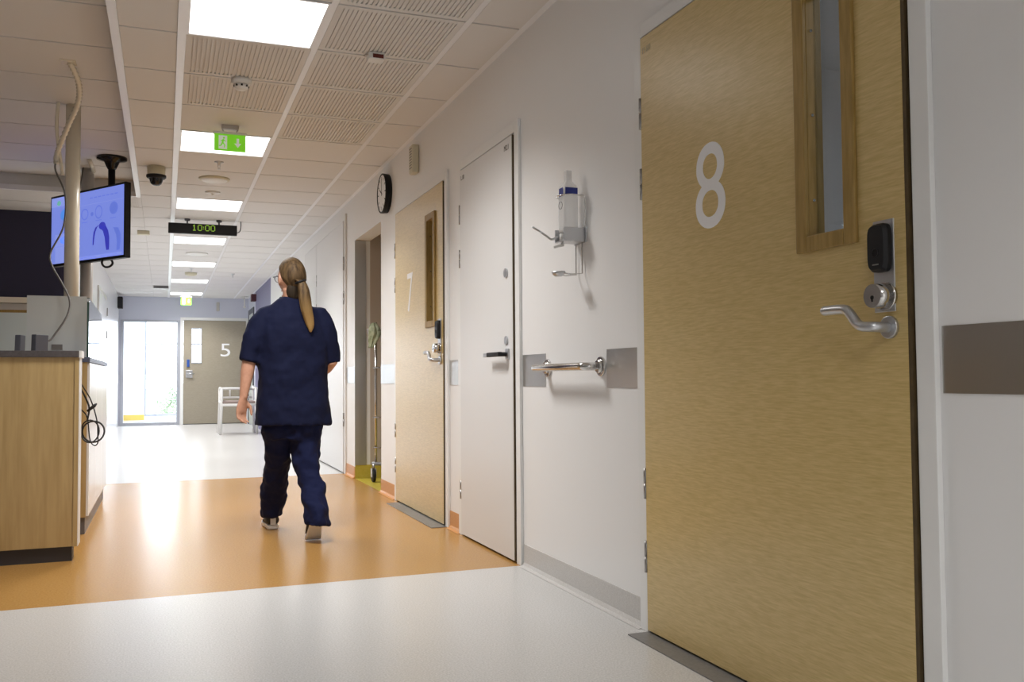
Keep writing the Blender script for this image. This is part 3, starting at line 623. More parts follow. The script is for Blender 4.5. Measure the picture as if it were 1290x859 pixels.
m = MB(); lathe(m, -.074, 7.6, [(.068, C), (.066, C-.065), (.068, C-.07)], 32); m.build('mount', CREAM, t)
m = MB(); lathe(m, -.074, 7.6, [(.074, C-.068), (.074, C-.084), (.062, C-.096)], 32); m.build('collar', BLACK, t)
m = MB(); lathe(m, -.074, 7.6, [(.056, C-.090), (.053, C-.096), (.048, C-.115), (.040, C-.135), (.024, C-.148), (.001, C-.152)], 32); m.build('dome', BLACKG, t)
o = MB().box(-.30, -.17, 10.9, 10.98, C-.045, C).build('motion_sensor', CREAM, loc=(-.234, 10.94, C), bevel=.008); tag(o, 'beige motion sensor beyond the dome camera, left of the digital clock', 'sensor')
o = lathe(MB(), .386, 12.664, [(.14, C), (.138, C-.012), (.12, C-.018), (.001, C-.02)], 36).build('air_disc', WHITEP, loc=(.386, 12.664, C)); tag(o, 'flat white round ceiling disc past the digital clock', 'vent')
o = lathe(MB(), .372, 15.0, [(.09, C), (.09, C-.03), (.06, C-.05), (.001, C-.052)], 24).build('far_detector', CREAM, loc=(.372, 15.0, C)); tag(o, 'beige round detector between the far ceiling lights', 'detector')
t = thing('ceiling_vent', (-.071, 17.256, C), 'small grey box vent on the ceiling near the end wall', 'vent')
MB().box(-.2, .055, 17.2, 17.45, C-.05, C).build('housing', POLEG, t)
for i in range(4): MB().box(-.19, .045, 17.197, 17.2, C-.046+.011*i, C-.04+.011*i).build('slat', DARKG, t)
# exit signs
def exit_sign(y, label, xc, zt, hw, hh):
    t = thing('exit_sign', (xc, y, C), label, 'exit sign', 'hanging green exit signs')
    m = MB(); m.box(xc-.055, xc+.055, y-.02, y+.02, C-.028, C); m.build('ceiling_mount', POLEG, t, bevel=.004)
    for s_ in (-1, 1): MB().cyl((xc+s_*.05, y, C-.026), (xc+s_*.035, y, zt+.008), .004, n=8).build('hanger', CHROME, t)
    MB().box(xc-hw-.006, xc+hw+.006, y-.02, y+.02, zt-.001, zt+.012).build('top_rail', WHITEP, t)
    pn = MB().box(xc-hw, xc+hw, y-.004, y+.004, zt-2*hh, zt-.001).build('panel', GREEN, t)
    f = y-.0045; zc = zt-hh
    MB().box(xc-hw*.72, xc-hw*.18, f-.0006, f+.0004, zc-hh*.8, zc+hh*.8).build('doorway', PICTO, pn)
    rn_ = MB(); g = f-.0016; q = hw*.1
    sx = xc-hw*.45
    def limb(a, b, r): rn_.tube([(sx+a[0]*hw, g, zc+a[1]*hh), (sx+b[0]*hw, g, zc+b[1]*hh)], r*hw, 6)
    rn_.ell((sx+.06*hw, g, zc+.52*hh), .06*hw, .001, .11*hh*1.0, 6)
    limb((.03, .35), (-.03, -.05), .055); limb((-.03, -.05), (.12, -.3), .04); limb((.12, -.3), (.10, -.62), .035); limb((-.03, -.05), (-.12, -.4), .04); limb((-.12, -.4), (-.24, -.45), .03); limb((.03, .3), (.17, .1), .028); limb((.03, .3), (-.14, .15), .028)
    rn_.build('running_figure', GREEN, pn)
    ar = MB(); ax_ = xc+hw*.5
    ar.box(ax_-hw*.08, ax_+hw*.08, f-.0006, f+.0004, zc-.05*hh, zc+.55*hh); ar.add([(ax_-hw*.22, f-.0006, zc-.05*hh), (ax_+hw*.22, f-.0006, zc-.05*hh), (ax_, f-.0006, zc-.55*hh)], [(0, 2, 1)]); ar.build('arrow', PICTO, pn)
    return t
exit_sign(6.20, 'nearer hanging green exit sign with running figure and arrow', .391, 2.525, .099, .056); exit_sign(19.0, 'far green exit sign hanging before the end wall', .385, 2.545, .098, .08)
# digital clock
dc = thing('digital_clock', (.365, 9.95, C), 'long black digital clock hanging from the ceiling, reading 10:00 in green', 'clock')
MB().box(.022, .705, 9.95, 10.0, 2.428, 2.535).build('housing', BLACK, dc, bevel=.006)
for x in (.208, .524):
    b_ = MB().cyl((x, 9.975, 2.53), (x, 9.975, C), .008, n=10).build('hanger', DARKG, dc); MB().cyl((x, 9.975, C-.02), (x, 9.975, C), .026, .03, n=16).build('ceiling_cup', DARKG, b_)
MB().tube(smooth_path([(.70, 9.985, 2.46), (.735, 9.985, 2.48), (.745, 9.985, 2.54), (.745, 9.985, C)], 5), .005, 8).build('cable', DARKG, dc)
FONT = {'1': '00100 01100 00100 00100 00100 00100 01110', '0': '01110 10001 10001 10001 10001 10001 01110', ':': '0 0 1 0 1 0 0'}
x = .255; px = .0092
for ch in '10:00':
    rows = FONT[ch].split(); m = MB()
    for r, row in enumerate(rows):
        for c_, v in enumerate(row):
            if v == '1': m.box(x+c_*px, x+c_*px+px*.8, 9.948, 9.9495, 2.516-r*px, 2.516-r*px+px*.8)
    m.build('digit', DIGIT, dc); x += (len(rows[0])+1)*px

# ================================================================== RECEPTION
rd_ = thing('reception_counter', (-1.9, 5.12, 0), 'birch reception counter with charcoal top and plinth on the orange floor', 'counter')
MB().box(-3.4, -.425, 5.075, 5.2, .075, 1.024).build('front_panel', BIRCH, rd_); MB().box(-.425, -.405, 5.07, 5.2, .075, 1.024).build('end_panel', BIRCH, rd_)
MB().box(-.405, -.402, 5.07, 5.2, .075, 1.022).build('edge_strip', WHITEP, rd_)
MB().box(-3.4, -.405, 5.06, 5.22, 1.024, 1.057).build('counter_top', CTOP, rd_, bevel=.002); MB().box(-.405, -.394, 5.06, 5.22, 1.022, 1.058).build('edge_band', WHITEP, rd_)
MB().box(-3.4, -.43, 5.09, 5.19, 0, .075).build('plinth', KICK, rd_)
ds = thing('work_desk', (-1.9, 5.55, 0), 'low birch work desk behind the reception counter', 'desk')
MB().box(-3.4, -.48, 5.225, 5.9, .72, .745).build('desk_top', BIRCH, ds)
for x in (-3.36, -.52): MB().box(x, x+.03, 5.26, 5.88, 0, .72).build('leg_panel', BIRCH, ds)
sk = thing('side_cabinet', (-.8, 6.8, 0), 'birch side cabinet with slate top and grey plinth along the corridor', 'cabinet')
MB().box(-1.2, -.43, 5.92, 7.68, .1, 1.015).build('body', BIRCH, sk); MB().box(-1.2, -.415, 5.91, 7.69, 1.015, 1.045).build('cabinet_top', BTOP, sk, bevel=.002)
MB().box(-1.16, -.435, 5.94, 7.66, 0, .1).build('plinth', KICK2, sk)
for i in range(3): MB().box(-.43, -.416, 5.935+.583*i, 5.935+.577+.583*i, .105, 1.01).build('door', WALLG, sk, bevel=.002, label='glossy white door')
# screens
o = MB().box(-1.18, -.45, 6.10, 6.112, 1.045, 1.42).build('frosted_screen', FROST, loc=(-.8, 6.1, 1.045)); 
o.data.transform(Matrix.Identity(4)); tag(o, 'frosted privacy screen standing on the side cabinet', 'screen')
# keep only the stretch the photo shows
for v in o.data.vertices:
    if v.co.x < -.2: v.co.x = -.775+.8
gs = thing('glass_screen', (-.43, 6.7, 1.045), 'clear glass screen along the corridor edge of the side cabinet', 'screen')
gd = Vector((-.013, 1, 0)).normalized(); gn = Vector((gd.y, -gd.x, 0)); MB().obox((-.426, 5.96, 0), -gn, gd, ZA, 0, .010, 0, 1.54, 1.045, 1.40).build('glass_pane', GLASS, gs); MB().box(-.437, -.425, 5.952, 5.96, 1.045, 1.40).build('pane_edge', GEDGE, gs)
m = MB(); m.cyl((-.431, 5.965, 1.385), (-.431, 5.945, 1.385), .010, n=14); m.build('clamp', CHROME, gs)
o = MB().box(-1.95, -.975, 7.75, 7.78, 0, 1.425).build('room_divider', PANELP, loc=(-1.45, 7.75, 0)); tag(o, 'pale grey green divider panel behind the reception counter', 'divider')
tr_ = thing('trim_2', (-2.5, 10, 1.6), 'white ledge along the foot of the navy wall, its shadow built as a brown strip', 'trim', kind='structure')
MB().box(-4.4, LX, 9.9, 10, 1.665, 1.72).build('ledge', POLEM, tr_); MB().box(-4.4, LX, 9.94, 10, 1.60, 1.66).build('ledge', POLEG, tr_); MB().box(-4.4, LX, 9.96, 10, 1.53, 1.60).build('rail', OAK, tr_)  # brown rail stands in for the shadow under the ledge
# desk monitors seen from behind
def monitor(x, y, ang, label, w_=.13):
    t = thing('desk_monitor', (x, y, .745), label, 'monitor', 'monitors on the work desk'); a = Vector((math.cos(ang), math.sin(ang), 0)); n = Vector((-math.sin(ang), math.cos(ang), 0))
    up = (ZA*.97+a.cross(ZA)*-.0+Vector((0, .18, 0))).normalized()
    MB().obox((x, y, .93), a, n, up, -w_/2, w_/2, 0, .03, 0, .235).build('display', DARKG, t, bevel=.004)
    MB().obox((x, y, .93), a, n, up, -w_/2+.01, w_/2-.01, .03, .032, .01, .225).build('glass', BLACKG, t)
    MB().cyl((x, y+.03, .755), (x, y+.04, .99), .014, n=12).build('stem', BLACK, t); MB().box(x-.04, x+.04, y-.05, y+.08, .745, .757).build('foot', BLACK, t)
monitor(-.632, 5.55, math.radians(58), 'dark tilted display edge showing above the counter in front of the frosted screen', .10); monitor(-.735, 5.62, math.radians(80), 'thin dark display edge showing above the counter by the pale divider', .08)
o = MB().box(-.64, -.58, 6.096, 6.0995, 1.092, 1.126).build('sticker', GREYTXT, loc=(-.61, 6.098, 1.09)); tag(o, 'small mauve label stuck low on the frosted screen', 'label')
# poles
t = thing('pole', (-.575, 6.55, 0), 'cream lacquered round pole with gloss highlights rising to the ceiling', 'pole')
MB().cyl((-.575, 6.55, 1.045), (-.575, 6.55, C2), .045, n=40).build('shaft', POLEM, t); MB().tube(smooth_path([(-.66, 6.5, C2), (-.668, 6.5, 2.62), (-.665, 6.5, 2.5), (-.645, 6.5, 2.35), (-.63, 6.5, 2.24)], 6), .011, 10).build('conduit', POLEM, t)
t = thing('pole', (-.63, 8.5, 0), 'thinner grey pole behind the hanging screen', 'pole')
MB().cyl((-.63, 8.5, 0), (-.63, 8.5, C2), .05, n=32).build('shaft', POLEG, t); MB().tube([(-.66, 8.44, C2), (-.69, 8.44, 2.5), (-.69, 8.44, 1.05)], .005, 8).build('cable', CABLEG, t); MB().tube([(-.59, 8.1, C2-.005), (-.58, 8.44, C2-.03)], .018, 10).build('conduit', POLEM, t)
# ribbed cable conduit + cable
t = thing('cable_conduit', (-.518, 5.65, C2), 'white ribbed flexible cable conduit curving down from the ceiling', 'conduit')
pp = smooth_path([(-.518, 5.65, 2.72), (-.484, 5.8, 2.647), (-.502, 5.98, 2.579), (-.573, 6.15, 2.472), (-.639, 6.3, 2.354), (-.652, 6.32, 2.30), (-.645, 6.32, 2.275)], 6)
m = MB(); dense = []
for i in range(len(pp)-1):
    for q in range(2): dense.append(pp[i].lerp(pp[i+1], q/2))
m.tube(dense, [.018 if i % 2 else .0115 for i in range(len(dense))], 12); m.build('ribbed_hose', POLEM, t)
MB().box(-.565, -.485, 5.61, 5.69, C2-.006, C2).build('ceiling_plate', POLEM, t)
MB().tube(smooth_path([(-.65, 6.32, 2.29), (-.651, 6.3, 2.227), (-.591, 6.25, 2.07), (-.593, 6.2, 1.862), (-.656, 6.15, 1.69), (-.641, 6.08, 1.602), (-.574, 6.03, 1.478), (-.534, 6.0, 1.379), (-.548, 5.95, 1.28), (-.618, 5.92, 1.157), (-.652, 5.88, 1.09), (-.66, 5.85, .75)], 8), .0055, 8).build('cable', CABLEG, t, label='grey cable')
# hanging cables behind the counter
t = thing('cable_bundle', (-.42, 5.4, .85), 'coiled black cables hanging at the end of the reception counter', 'cables')
m = MB(); m.tube([Vector((-.368+.056*math.cos(2*math.pi*q/24), 5.55+.01*math.sin(2*math.pi*q/12), .622+.058*math.sin(2*math.pi*q/24))) for q in range(24)], .0048, 8, closed=True)
m.tube([Vector((-.385+.046*math.cos(2*math.pi*q/24), 5.545+.01*math.cos(2*math.pi*q/12), .625+.062*math.sin(2*math.pi*q/24))) for q in range(24)], .004, 8, closed=True); m.build('coil', CABLEB, t)
m = MB(); m.tube(smooth_path([(-.46, 5.3, .93), (-.43, 5.5, .86), (-.405, 5.55, .80), (-.39, 5.55, .75), (-.40, 5.55, .68)], 6), .005, 8); m.tube(smooth_path([(-.45, 5.3, .95), (-.40, 5.5, .84), (-.376, 5.55, .78), (-.35, 5.55, .68), (-.345, 5.55, .60), (-.345, 5.55, .56), (-.362, 5.55, .545), (-.385, 5.55, .58), (-.40, 5.55, .70), (-.43, 5.5, .75), (-.46, 5.3, .8)], 6), .0035, 8); m.build('loose_cable', CABLEB, t)
m = MB(); m.tube([(-.40, 5.55, .735), (-.365, 5.55, .765), (-.352, 5.55, .778)], [.007, .010, .004], 10); m.build('cable_tie', CABLEB, t)

# hanging TV
tv = thing('hanging_tv', (-.6, 8.14, C2), 'flat screen with a blue display hung from a black ceiling pole', 'television')
A_ = Vector((-.92, 8.58, 0)); B_ = Vector((-.30, 7.70, 0)); ax = (B_-A_).normalized(); TW = (B_-A_).length; nn = Vector((ax.y, -ax.x, 0))    # nn points to the viewer side
zb, zt = 1.872, 2.473
MB().obox(A_, ax, -nn, ZA, 0, TW, 0, .05, zb, zt).build('bezel', BLACK, tv, bevel=.004)
scr = MB().obox(A_, ax, -nn, ZA, .018, TW-.018, -.001, .002, zb+.022, zt-.018).build('screen', SCREEN, tv)
MB().obox(A_, ax, -nn, ZA, TW*.25, TW*.75, .05, .10, zb+.06, zt-.15).build('rear_housing', BLACK, tv)
def on(u, v): return A_+ax*(.018+u*(TW-.036))+ZA*(zb+.022+v*(zt-zb-.04))+nn*.0016
def srect(mb, u0, u1, v0, v1): mb.add([on(u0, v0), on(u1, v0), on(u1, v1), on(u0, v1)], [(0, 1, 2, 3)])
def sell(mb, u, v, ru, rv, n=20, hole=0):
    if not hole: mb.add([on(u+ru*math.cos(2*math.pi*j/n), v+rv*math.sin(2*math.pi*j/n)) for j in range(n)], [list(range(n))])
    else:
        vs = [on(u+ru*k_*math.cos(2*math.pi*j/n), v+rv*k_*math.sin(2*math.pi*j/n)) for k_ in (1, hole) for j in range(n)]
        mb.add(vs, [(j, (j+1) % n, n+(j+1) % n, n+j) for j in range(n)])
for r_ in ((0, .36, .86, 1.0), (.06, .32, .0, .44), (.40, .98, .012, .05), (.40, 1.0, .80, .805)): m = MB(); srect(m, *r_); m.build('screen_bar', SCR_L, scr)
for e_ in ((.48, .67, .05, .085, 20, .8), (.67, .67, .05, .10, 20, .8), (.58, .655, .02, .03), (.87, .69, .055, .09)): m = MB(); sell(m, *e_); m.build('screen_icon', SCR_M, scr)
for r_ in [(.55+.055*i, .59+.055*i, .885, .90) for i in range(7)]+[(.44+.19*i, .52+.19*i, .545, .555) for i in range(3)]+[(.42, .64, .018, .04), (.70, .95, .018, .04), (.08, .30, .25, .255)]: m = MB(); srect(m, *r_); m.build('screen_text', SCR_M, scr)
m = MB()
def band(pts, mb):
    for i in range(len(pts)-1):
        (u0, v0, w0), (u1, v1, w1) = pts[i], pts[i+1]; mb.add([on(u0-w0, v0), on(u0+w0, v0), on(u1+w1, v1), on(u1-w1, v1)], [(0, 1, 2, 3)])
band([(.60, .20, .008), (.605, .30, .011), (.615, .38, .013), (.64, .45, .012), (.67, .475, .006)], m); sell(m, .72, .46, .045, .055); band([(.72, .46, .045), (.765, .38, .035), (.785, .28, .030), (.79, .18, .026), (.795, .10, .018)], m); m.build('screen_figure', SCR_D, scr)
m = MB(); band([(.93, .08, .02), (.94, .2, .024), (.935, .30, .03), (.90, .40, .03), (.87, .41, .01)], m); m.build('screen_figure_pale', SCR_M, scr)
for e_ in ((.20, .72, .07, .09), (.2, .34, .07, .06)): m = MB(); sell(m, *e_); m.build('screen_badge', SCR_C, scr)
m = MB(); sell(m, .11, .91, .03, .04); m.build('screen_logo', SCR_G, scr)
fx, fy = -.415, 7.985
m = MB(); lathe(m, fx, fy, [(.115, C2), (.115, C2-.02), (.06, C2-.035), (.05, C2-.06), (.036, C2-.09), (.030, C2-.1)], 30); m.build('ceiling_flange', BLACKG, tv)
MB().cyl((fx, fy, 2.05), (fx, fy, C2-.09), .027, n=24).build('ceiling_pole', BLACK, tv)
MB().tube([Vector((-.44+.04*math.cos(2*math.pi*q/16), 7.97+.02*math.sin(2*math.pi*q/8), 1.855+.035*math.sin(2*math.pi*q/16))) for q in range(16)], .009, 8, closed=True).build('cable_loop', BLACK, tv)

# ================================================================== RECESS CONTENT
t = thing('wheeled_stand', (1.80, 7.85, 0), 'chrome wheeled stand parked in the storage recess', 'medical stand')
MB().tube([(1.735, 7.88, .16), (1.735, 7.88, 1.40)], .012, 12).build('pole', CHROME, t); MB().tube([(1.78, 7.80, .16), (1.78, 7.80, 1.36)], .016, 12).build('pole', DARKG, t)
for z in (.30, .565, 1.0, 1.33): MB().tube([(1.715, 7.885, z), (1.90, 7.72, z)], .007, 8).build('cross_bar', CHROME, t)
MB().tube([(1.71, 7.90, .16), (2.15, 7.45, .16)], .016, 10).build('base_bar', SATIN, t)
for x, y in ((1.715, 7.88), (2.14, 7.46)):
    c_ = MB().tube([(x, y, .16), (x, y, .11)], .012, 10).build('caster_fork', SATIN, t); mm = MB(); mm.box(x-.020, x-.016, y-.03, y+.03, .045, .12); mm.box(x+.016, x+.020, y-.03, y+.03, .045, .12); mm.build('fork_cheek', SATIN, c_); MB().cyl((x-.014, y, .056), (x+.014, y, .056), .056, n=28).build('wheel', BLACK, c_, bevel=.008)
MB().tube([(1.66, 7.90, 1.335), (1.80, 7.86, 1.335)], .006, 8).build('hook_bar', SATIN, t)
t = MB(); rings = []
for i in range(14):
    f = i/13; z = 1.385-.20*f; r = .012+.042*math.sin(math.pi*min(1, f*1.1))*(1-.35*f)
    rings.append([Vector((1.71+.02*math.sin(3*f)-.025*f, 7.86, z))+Vector(((r*.95+.016*math.sin(a*5+f*5))*math.cos(a), (r*.5+.010*math.cos(a*4+f*3))*math.sin(a), .012*math.sin(a*3+1))) for a in [2*math.pi*j/28 for j in range(28)]])
t.loft(rings[::-1]); o = t.build('hanging_cloth', CLOTH, loc=(1.71, 7.86, 1.19)); tag(o, 'pale green cloth draped over the bar of the wheeled stand', 'cloth')

# ================================================================== CHAIR
ch = thing('armchair', (1.15, 15.9, 0), 'white tubular framed armchair with taupe seat before door 5', 'chair')
x0, x1, ya, yb = .875, 1.42, 15.6, 16.15
for x, y, zt_ in ((x0, ya, .76), (x1, ya, .76), (x0, yb, .76), (x1, yb, .80)):
    MB().tube([(x-(.02 if x == x0 else -.02), y, 0), (x, y, .5), (x, y, zt_)], .022, 12).build('leg', WHITEP, ch)
for x in (x0, x1):
    a_ = MB().tube([(x, ya-.01, .757), (x, yb+.01, .757)], .022, 12).build('armrest', WHITEP, ch); MB().tube([(x, ya, .53), (x, yb, .53)], .020, 10).build('side_rail', WHITEP, a_)
MB().tube([(x0, ya, .49), (x1, ya, .49)], .026, 10).build('seat_rail', WHITEP, ch); MB().tube([(x0, yb, .75), (x1, yb, .75)], .022, 10).build('back_rail', WHITEP, ch); MB().tube([(x0, yb, .60), (x1, yb, .60)], .018, 10).build('back_rail', WHITEP, ch)
for f in (.3, .7): MB().tube([(x0+(x1-x0)*f, yb, .6), (x0+(x1-x0)*f, yb, .75)], .014, 8).build('back_post', WHITEP, ch)
MB().box(x0+.01, x1-.01, ya-.02, yb, .505, .55).build('seat', SEATM, ch, bevel=.015)

# ================================================================== BUSH OUTSIDE
bu = MB(); rnd = random.Random(3)
for i in range(1500):
    a, b2, r = rnd.uniform(0, 6.283), rnd.uniform(-.2, 1.4), rnd.uniform(.5, 1)
    c = Vector((.55+.95*r*math.cos(a)*math.cos(b2), 25+.6*r*math.sin(a)*math.cos(b2), .05+.75*r*math.sin(b2)*1.0))
    u = Vector((rnd.gauss(0, 1), rnd.gauss(0, 1), rnd.gauss(0, 1))).normalized(); v = u.cross(Vector((rnd.gauss(0, 1), rnd.gauss(0, 1), rnd.gauss(0, 1)))).normalized()
    bu.add([c-u*.05, c+v*.025, c+u*.05, c-v*.025], [(0, 1, 2, 3)])
bs = thing('garden_bush', (.55, 25, -.15), 'pale leafy bush outside the lobby window', 'bush')
fo = bu.build('foliage', LEAF, bs); fo['kind'] = 'stuff'
MB().tube([(.55, 25, -.15), (.55, 25, .3)], .03, 8).build('stem', OAK, bs)

# ================================================================== PERSON (seen from behind, walking away)
PB = Vector((.70, 5.40, 0))
def ering(cx, cy, z, rx, ry, n=36, e=1.0, ph=0):
    return [Vector((cx+math.copysign(abs(math.cos(a))**e, math.cos(a))*rx, cy+math.copysign(abs(math.sin(a))**e, math.sin(a))*ry, z)) for a in [2*math.pi*j/n for j in range(n)]]
def remesh(o, vox, smooth=6, disp=None):
    r = o.modifiers.new('remesh', 'REMESH'); r.mode = 'VOXEL'; r.voxel_size = vox; r.use_smooth_shade = True
    s_ = o.modifiers.new('smooth', 'SMOOTH'); s_.factor = .5; s_.iterations = smooth
    for i, (sz, st, ty) in enumerate(disp or []):
        tx = bpy.data.textures.new('folds%d' % i, ty); tx.noise_scale = sz
        if ty == 'CLOUDS': tx.noise_depth = 1
        d_ = o.modifiers.new('folds', 'DISPLACE'); d_.texture = tx; d_.strength = st; d_.mid_level = .5; d_.texture_coords = 'LOCAL'
# --- body
hz = Matrix.Rotation(math.radians(18), 3, 'Z')           # head turned a little to its left
HC = Vector((.690, 5.405, 1.495))
b = MB()
def head_pt(v):          # unit sphere -> head, local +Y is the face
    x, y, z = v
    rx, ry, rz = .074, .095, .112
    P = Vector((x*rx, y*ry, z*rz))
    if z < -.1:
        k_ = min(1, (-.1-z)/.9); P.x *= 1-.30*k_; 
        if y < 0: P.y *= 1-.45*k_
        else: P.y *= 1+.03*k_
    if y > .6 and -.25 < z < .15: P.y -= .006*math.exp(-((abs(x)-.38)/.18)**2-((z-.02)/.12)**2)     # eye sockets
    return P
n = 28; rings = []
for i in range(n+1):
    th = math.pi*(i+.001)/(n+.002)
    rings.append([HC+hz @ head_pt((math.sin(th)*math.cos(math.pi*j/n), math.sin(th)*math.sin(math.pi*j/n), math.cos(th))) for j in range(2*n)])
b.loft(rings[::-1])
def H(x, y, z): return HC+hz @ Vector((x, y, z))
b.tube([H(0, .088, .02), H(0, .100, -.005), H(0, .110, -.03), H(0, .094, -.042)], [.007, .009, .014, .010], 10)       # nose
b.tube([H(-.024, .082, -.066), H(0, .093, -.064), H(.024, .082, -.066)], .007, 8)                                     # lips
b.ell(H(0, .082, -.098), .022, .018, .016, 8)                                                                         # chin
for s_ in (-1, 1):                                                                                                    # ears
    b.ell(H(s_*.077, -.004, -.012), .008, .018, .030, 8, rot=hz @ Matrix.Rotation(s_*.35, 3, 'Z')); b.ell(H(s_*.074, .0, -.036), .007, .010, .012, 6)
b.tube([(.690, 5.385, 1.43), (.692, 5.39, 1.37), (.694, 5.40, 1.31)], [.052, .052, .062], 20)                         # neck
b.loft([ering(.694, 5.41, z, rx, ry) for z, rx, ry in ((.62, .15, .10), (.72, .165, .11), (.85, .150, .10), (1.0, .150, .10), (1.15, .165, .105), (1.27, .165, .09), (1.32, .11, .07), (1.35, .05, .05))])
# left arm (image left) hanging, right arm swung forward
LS, LE, LW = Vector((.535, 5.415, 1.285)), Vector((.452, 5.395, 1.015)), Vector((.418, 5.355, .800))
RS, RE, RW = Vector((.855, 5.415, 1.285)), Vector((.922, 5.405, 1.00)), Vector((.86, 5.60, .915))
def arm(S_, E_, W_): b.tube([S_, S_.lerp(E_, .5), E_, E_.lerp(W_, .3), E_.lerp(W_, .7), W_], [.038, .040, .039, .038, .029, .023], 16)
arm(LS, LE, LW); arm(RS, RE, RW)
def hand(W_, down, out, fwd):       # down: finger direction, out: towards the palm side, fwd: thumb side
    P = W_
    rings = []
    for t_, hw_, ht in ((-.01, .022, .019), (.02, .031, .016), (.055, .040, .014), (.085, .040, .012)):
        c_ = P+down*t_; rings.append([c_+fwd*hw_*math.cos(a)+out*ht*math.sin(a) for a in [2*math.pi*j/16 for j in range(16)]])
    b.loft(rings)
    for k_, (off, ln) in enumerate(((.030, .066), (.010, .075), (-.010, .070), (-.029, .054))):
        q = P+down*.080+fwd*off; d1 = (down*.95+out*.18).normalized(); d2 = (down*.75+out*.62).normalized(); d3 = (down*.25+out*.95).normalized()
        a1 = q+d1*ln*.45; a2 = a1+d2*ln*.33; a3 = a2+d3*ln*.27
        b.tube([q-down*.02, q, a1, a2, a3], [.0085, .0085, .008, .0074, .006], 10); b.ell(a3, .006, .006, .006, 6)
    q = P+down*.022+fwd*.026; t1 = q+(down*.6+fwd*.45+out*.55).normalized()*.034; t2 = t1+(down*.9+out*.4+fwd*.05).normalized()*.028; t3 = t2+(down*.9+out*.35-fwd*.1).normalized()*.020
    b.tube([q-down*.01, q, t1, t2, t3], [.012, .012, .010, .009, .007], 10); b.ell(t3, .007, .007, .007, 6)
dn = (LW-LE).normalized()
hand(LW, Vector((-.14, -.02, -.99)).normalized(), Vector((.62, -.78, -.07)).normalized(), Vector((.77, .62, -.12)).normalized())
hand(RW, Vector((-.25, .9, -.25)).normalized(), Vector((-.9, -.3, -.2)).normalized(), Vector((-.1, .2, .97)).normalized())
# legs and feet inside the clothes
LK, LA = Vector((.622, 5.53, .42)), Vector((.616, 5.705, .085))
RK, RA = Vector((.776, 5.40, .42)), Vector((.79, 5.15, .20))
for hip, K_, A2 in ((Vector((.625, 5.42, .72)), LK, LA), (Vector((.765, 5.40, .72)), RK, RA)): b.tube([hip, hip.lerp(K_, .5), K_, K_.lerp(A2, .35), A2], [.080, .066, .050, .046, .032], 16)
b.tube([LA, LA+Vector((0, .05, -.045)), LA+Vector((-.01, .15, -.05))], [.032, .034, .026], 12); b.tube([RA, RA+Vector((0, .01, -.05)), RA+Vector((0, .05, -.115)), RA+Vector((0, .10, -.165))], [.032, .030, .024, .018], 12)
person = b.build('person', SKIN, loc=PB); remesh(person, .005, 4)
tag(person, 'person in navy scrubs with a long brown ponytail walking away along the orange floor', 'person')
# eyes
for s_ in (-1, 1):
    e_ = MB().ell(H(s_*.031, .080, .006), .012, .012, .012, 10).build('eye', EYEM, person); MB().ell(H(s_*.031, .0885, .006), .005, .005, .005, 8).build('iris', BLACKG, e_)
# glasses
g = MB()
for s_ in (-1, 1):
    cxx = s_*.033; g.tube([H(cxx+.027*math.cos(a), .108-.010*abs(math.cos(a)), .004+.020*math.sin(a)) for a in [2*math.pi*j/20 for j in range(20)]], .0018, 6, closed=True)
    g.tube([H(s_*.060, .102, .010), H(s_*.076, .085, .012), H(s_*.081, .03, .010), H(s_*.083, -.004, .004), H(s_*.081, -.016, -.012)], .0018, 6)
g.tube([H(-.007, .108, .008), H(0, .110, .010), H(.007, .108, .008)], .0018, 6)
gl = g.build('eyeglasses', BLACK, person); m = MB()
for s_ in (-1, 1): m.add([H(s_*.033+.026*math.cos(a), .103, .004+.019*math.sin(a)) for a in [2*math.pi*j/20 for j in range(20)]], [list(range(20))])
m.build('lens', GLASS, gl)
# hair cap: a shell over skull, leaving face, ears and nape free
hb = MB(); rings = []; nn_ = 26; mm_ = 60
for i in range(nn_+1):
    f = i/nn_; ring = []
    for j in range(mm_):
        a = 2*math.pi*j/mm_; fx_, fy_ = math.cos(a), math.sin(a)          # fy_ = +1 face side
        back = max(0, -fy_); front = max(0, fy_)
        thmax = 1.25+1.12*back**.7-.25*front; th = thmax*(1-f)+.002
        v = head_pt((math.sin(th)*fx_, math.sin(th)*fy_, math.cos(th))); k_ = 1.0+.095*min(1, f*6+.25)
        ring.append(HC+hz @ (Vector((v.x*k_*1.0, v.y*k_-.002, v.z*k_+.003))))
    rings.append(ring)
hb.loft(rings)
hair = hb.build('hair', HAIR, person); sm = hair.modifiers.new('s', 'SMOOTH'); sm.iterations = 2
nh = MB(); nh.ell(H(-.004, -.050, -.078), .050, .030, .058, 14, rot=hz); nh.build('nape_hair', HAIRD, person, label='dark hair at the nape')
pt = MB(); PP = [(.712, 5.305, 1.480), (.728, 5.285, 1.468), (.742, 5.272, 1.425), (.748, 5.265, 1.372), (.758, 5.262, 1.304), (.770, 5.266, 1.259), (.780, 5.270, 1.213), (.782, 5.272, 1.175)]
PR = [.022, .024, .029, .033, .031, .028, .021, .004]
ps = smooth_path(PP, 5); prs = []
for i in range(len(ps)):
    f = i/(len(ps)-1)*(len(PR)-1); a = int(min(f, len(PR)-2)); prs.append(PR[a]+(PR[a+1]-PR[a])*(f-a))
rings = []
for i, p_ in enumerate(ps):
    rings.append([p_+Vector((math.cos(a)*prs[i]*(1+.10*math.sin(7*a)), math.sin(a)*prs[i]*.8*(1+.10*math.sin(5*a+1)), 0)) for a in [2*math.pi*j/32 for j in range(32)]])
pt.loft(rings[::-1]); pt.build('ponytail', HAIR, person, label='ponytail with lighter tips')
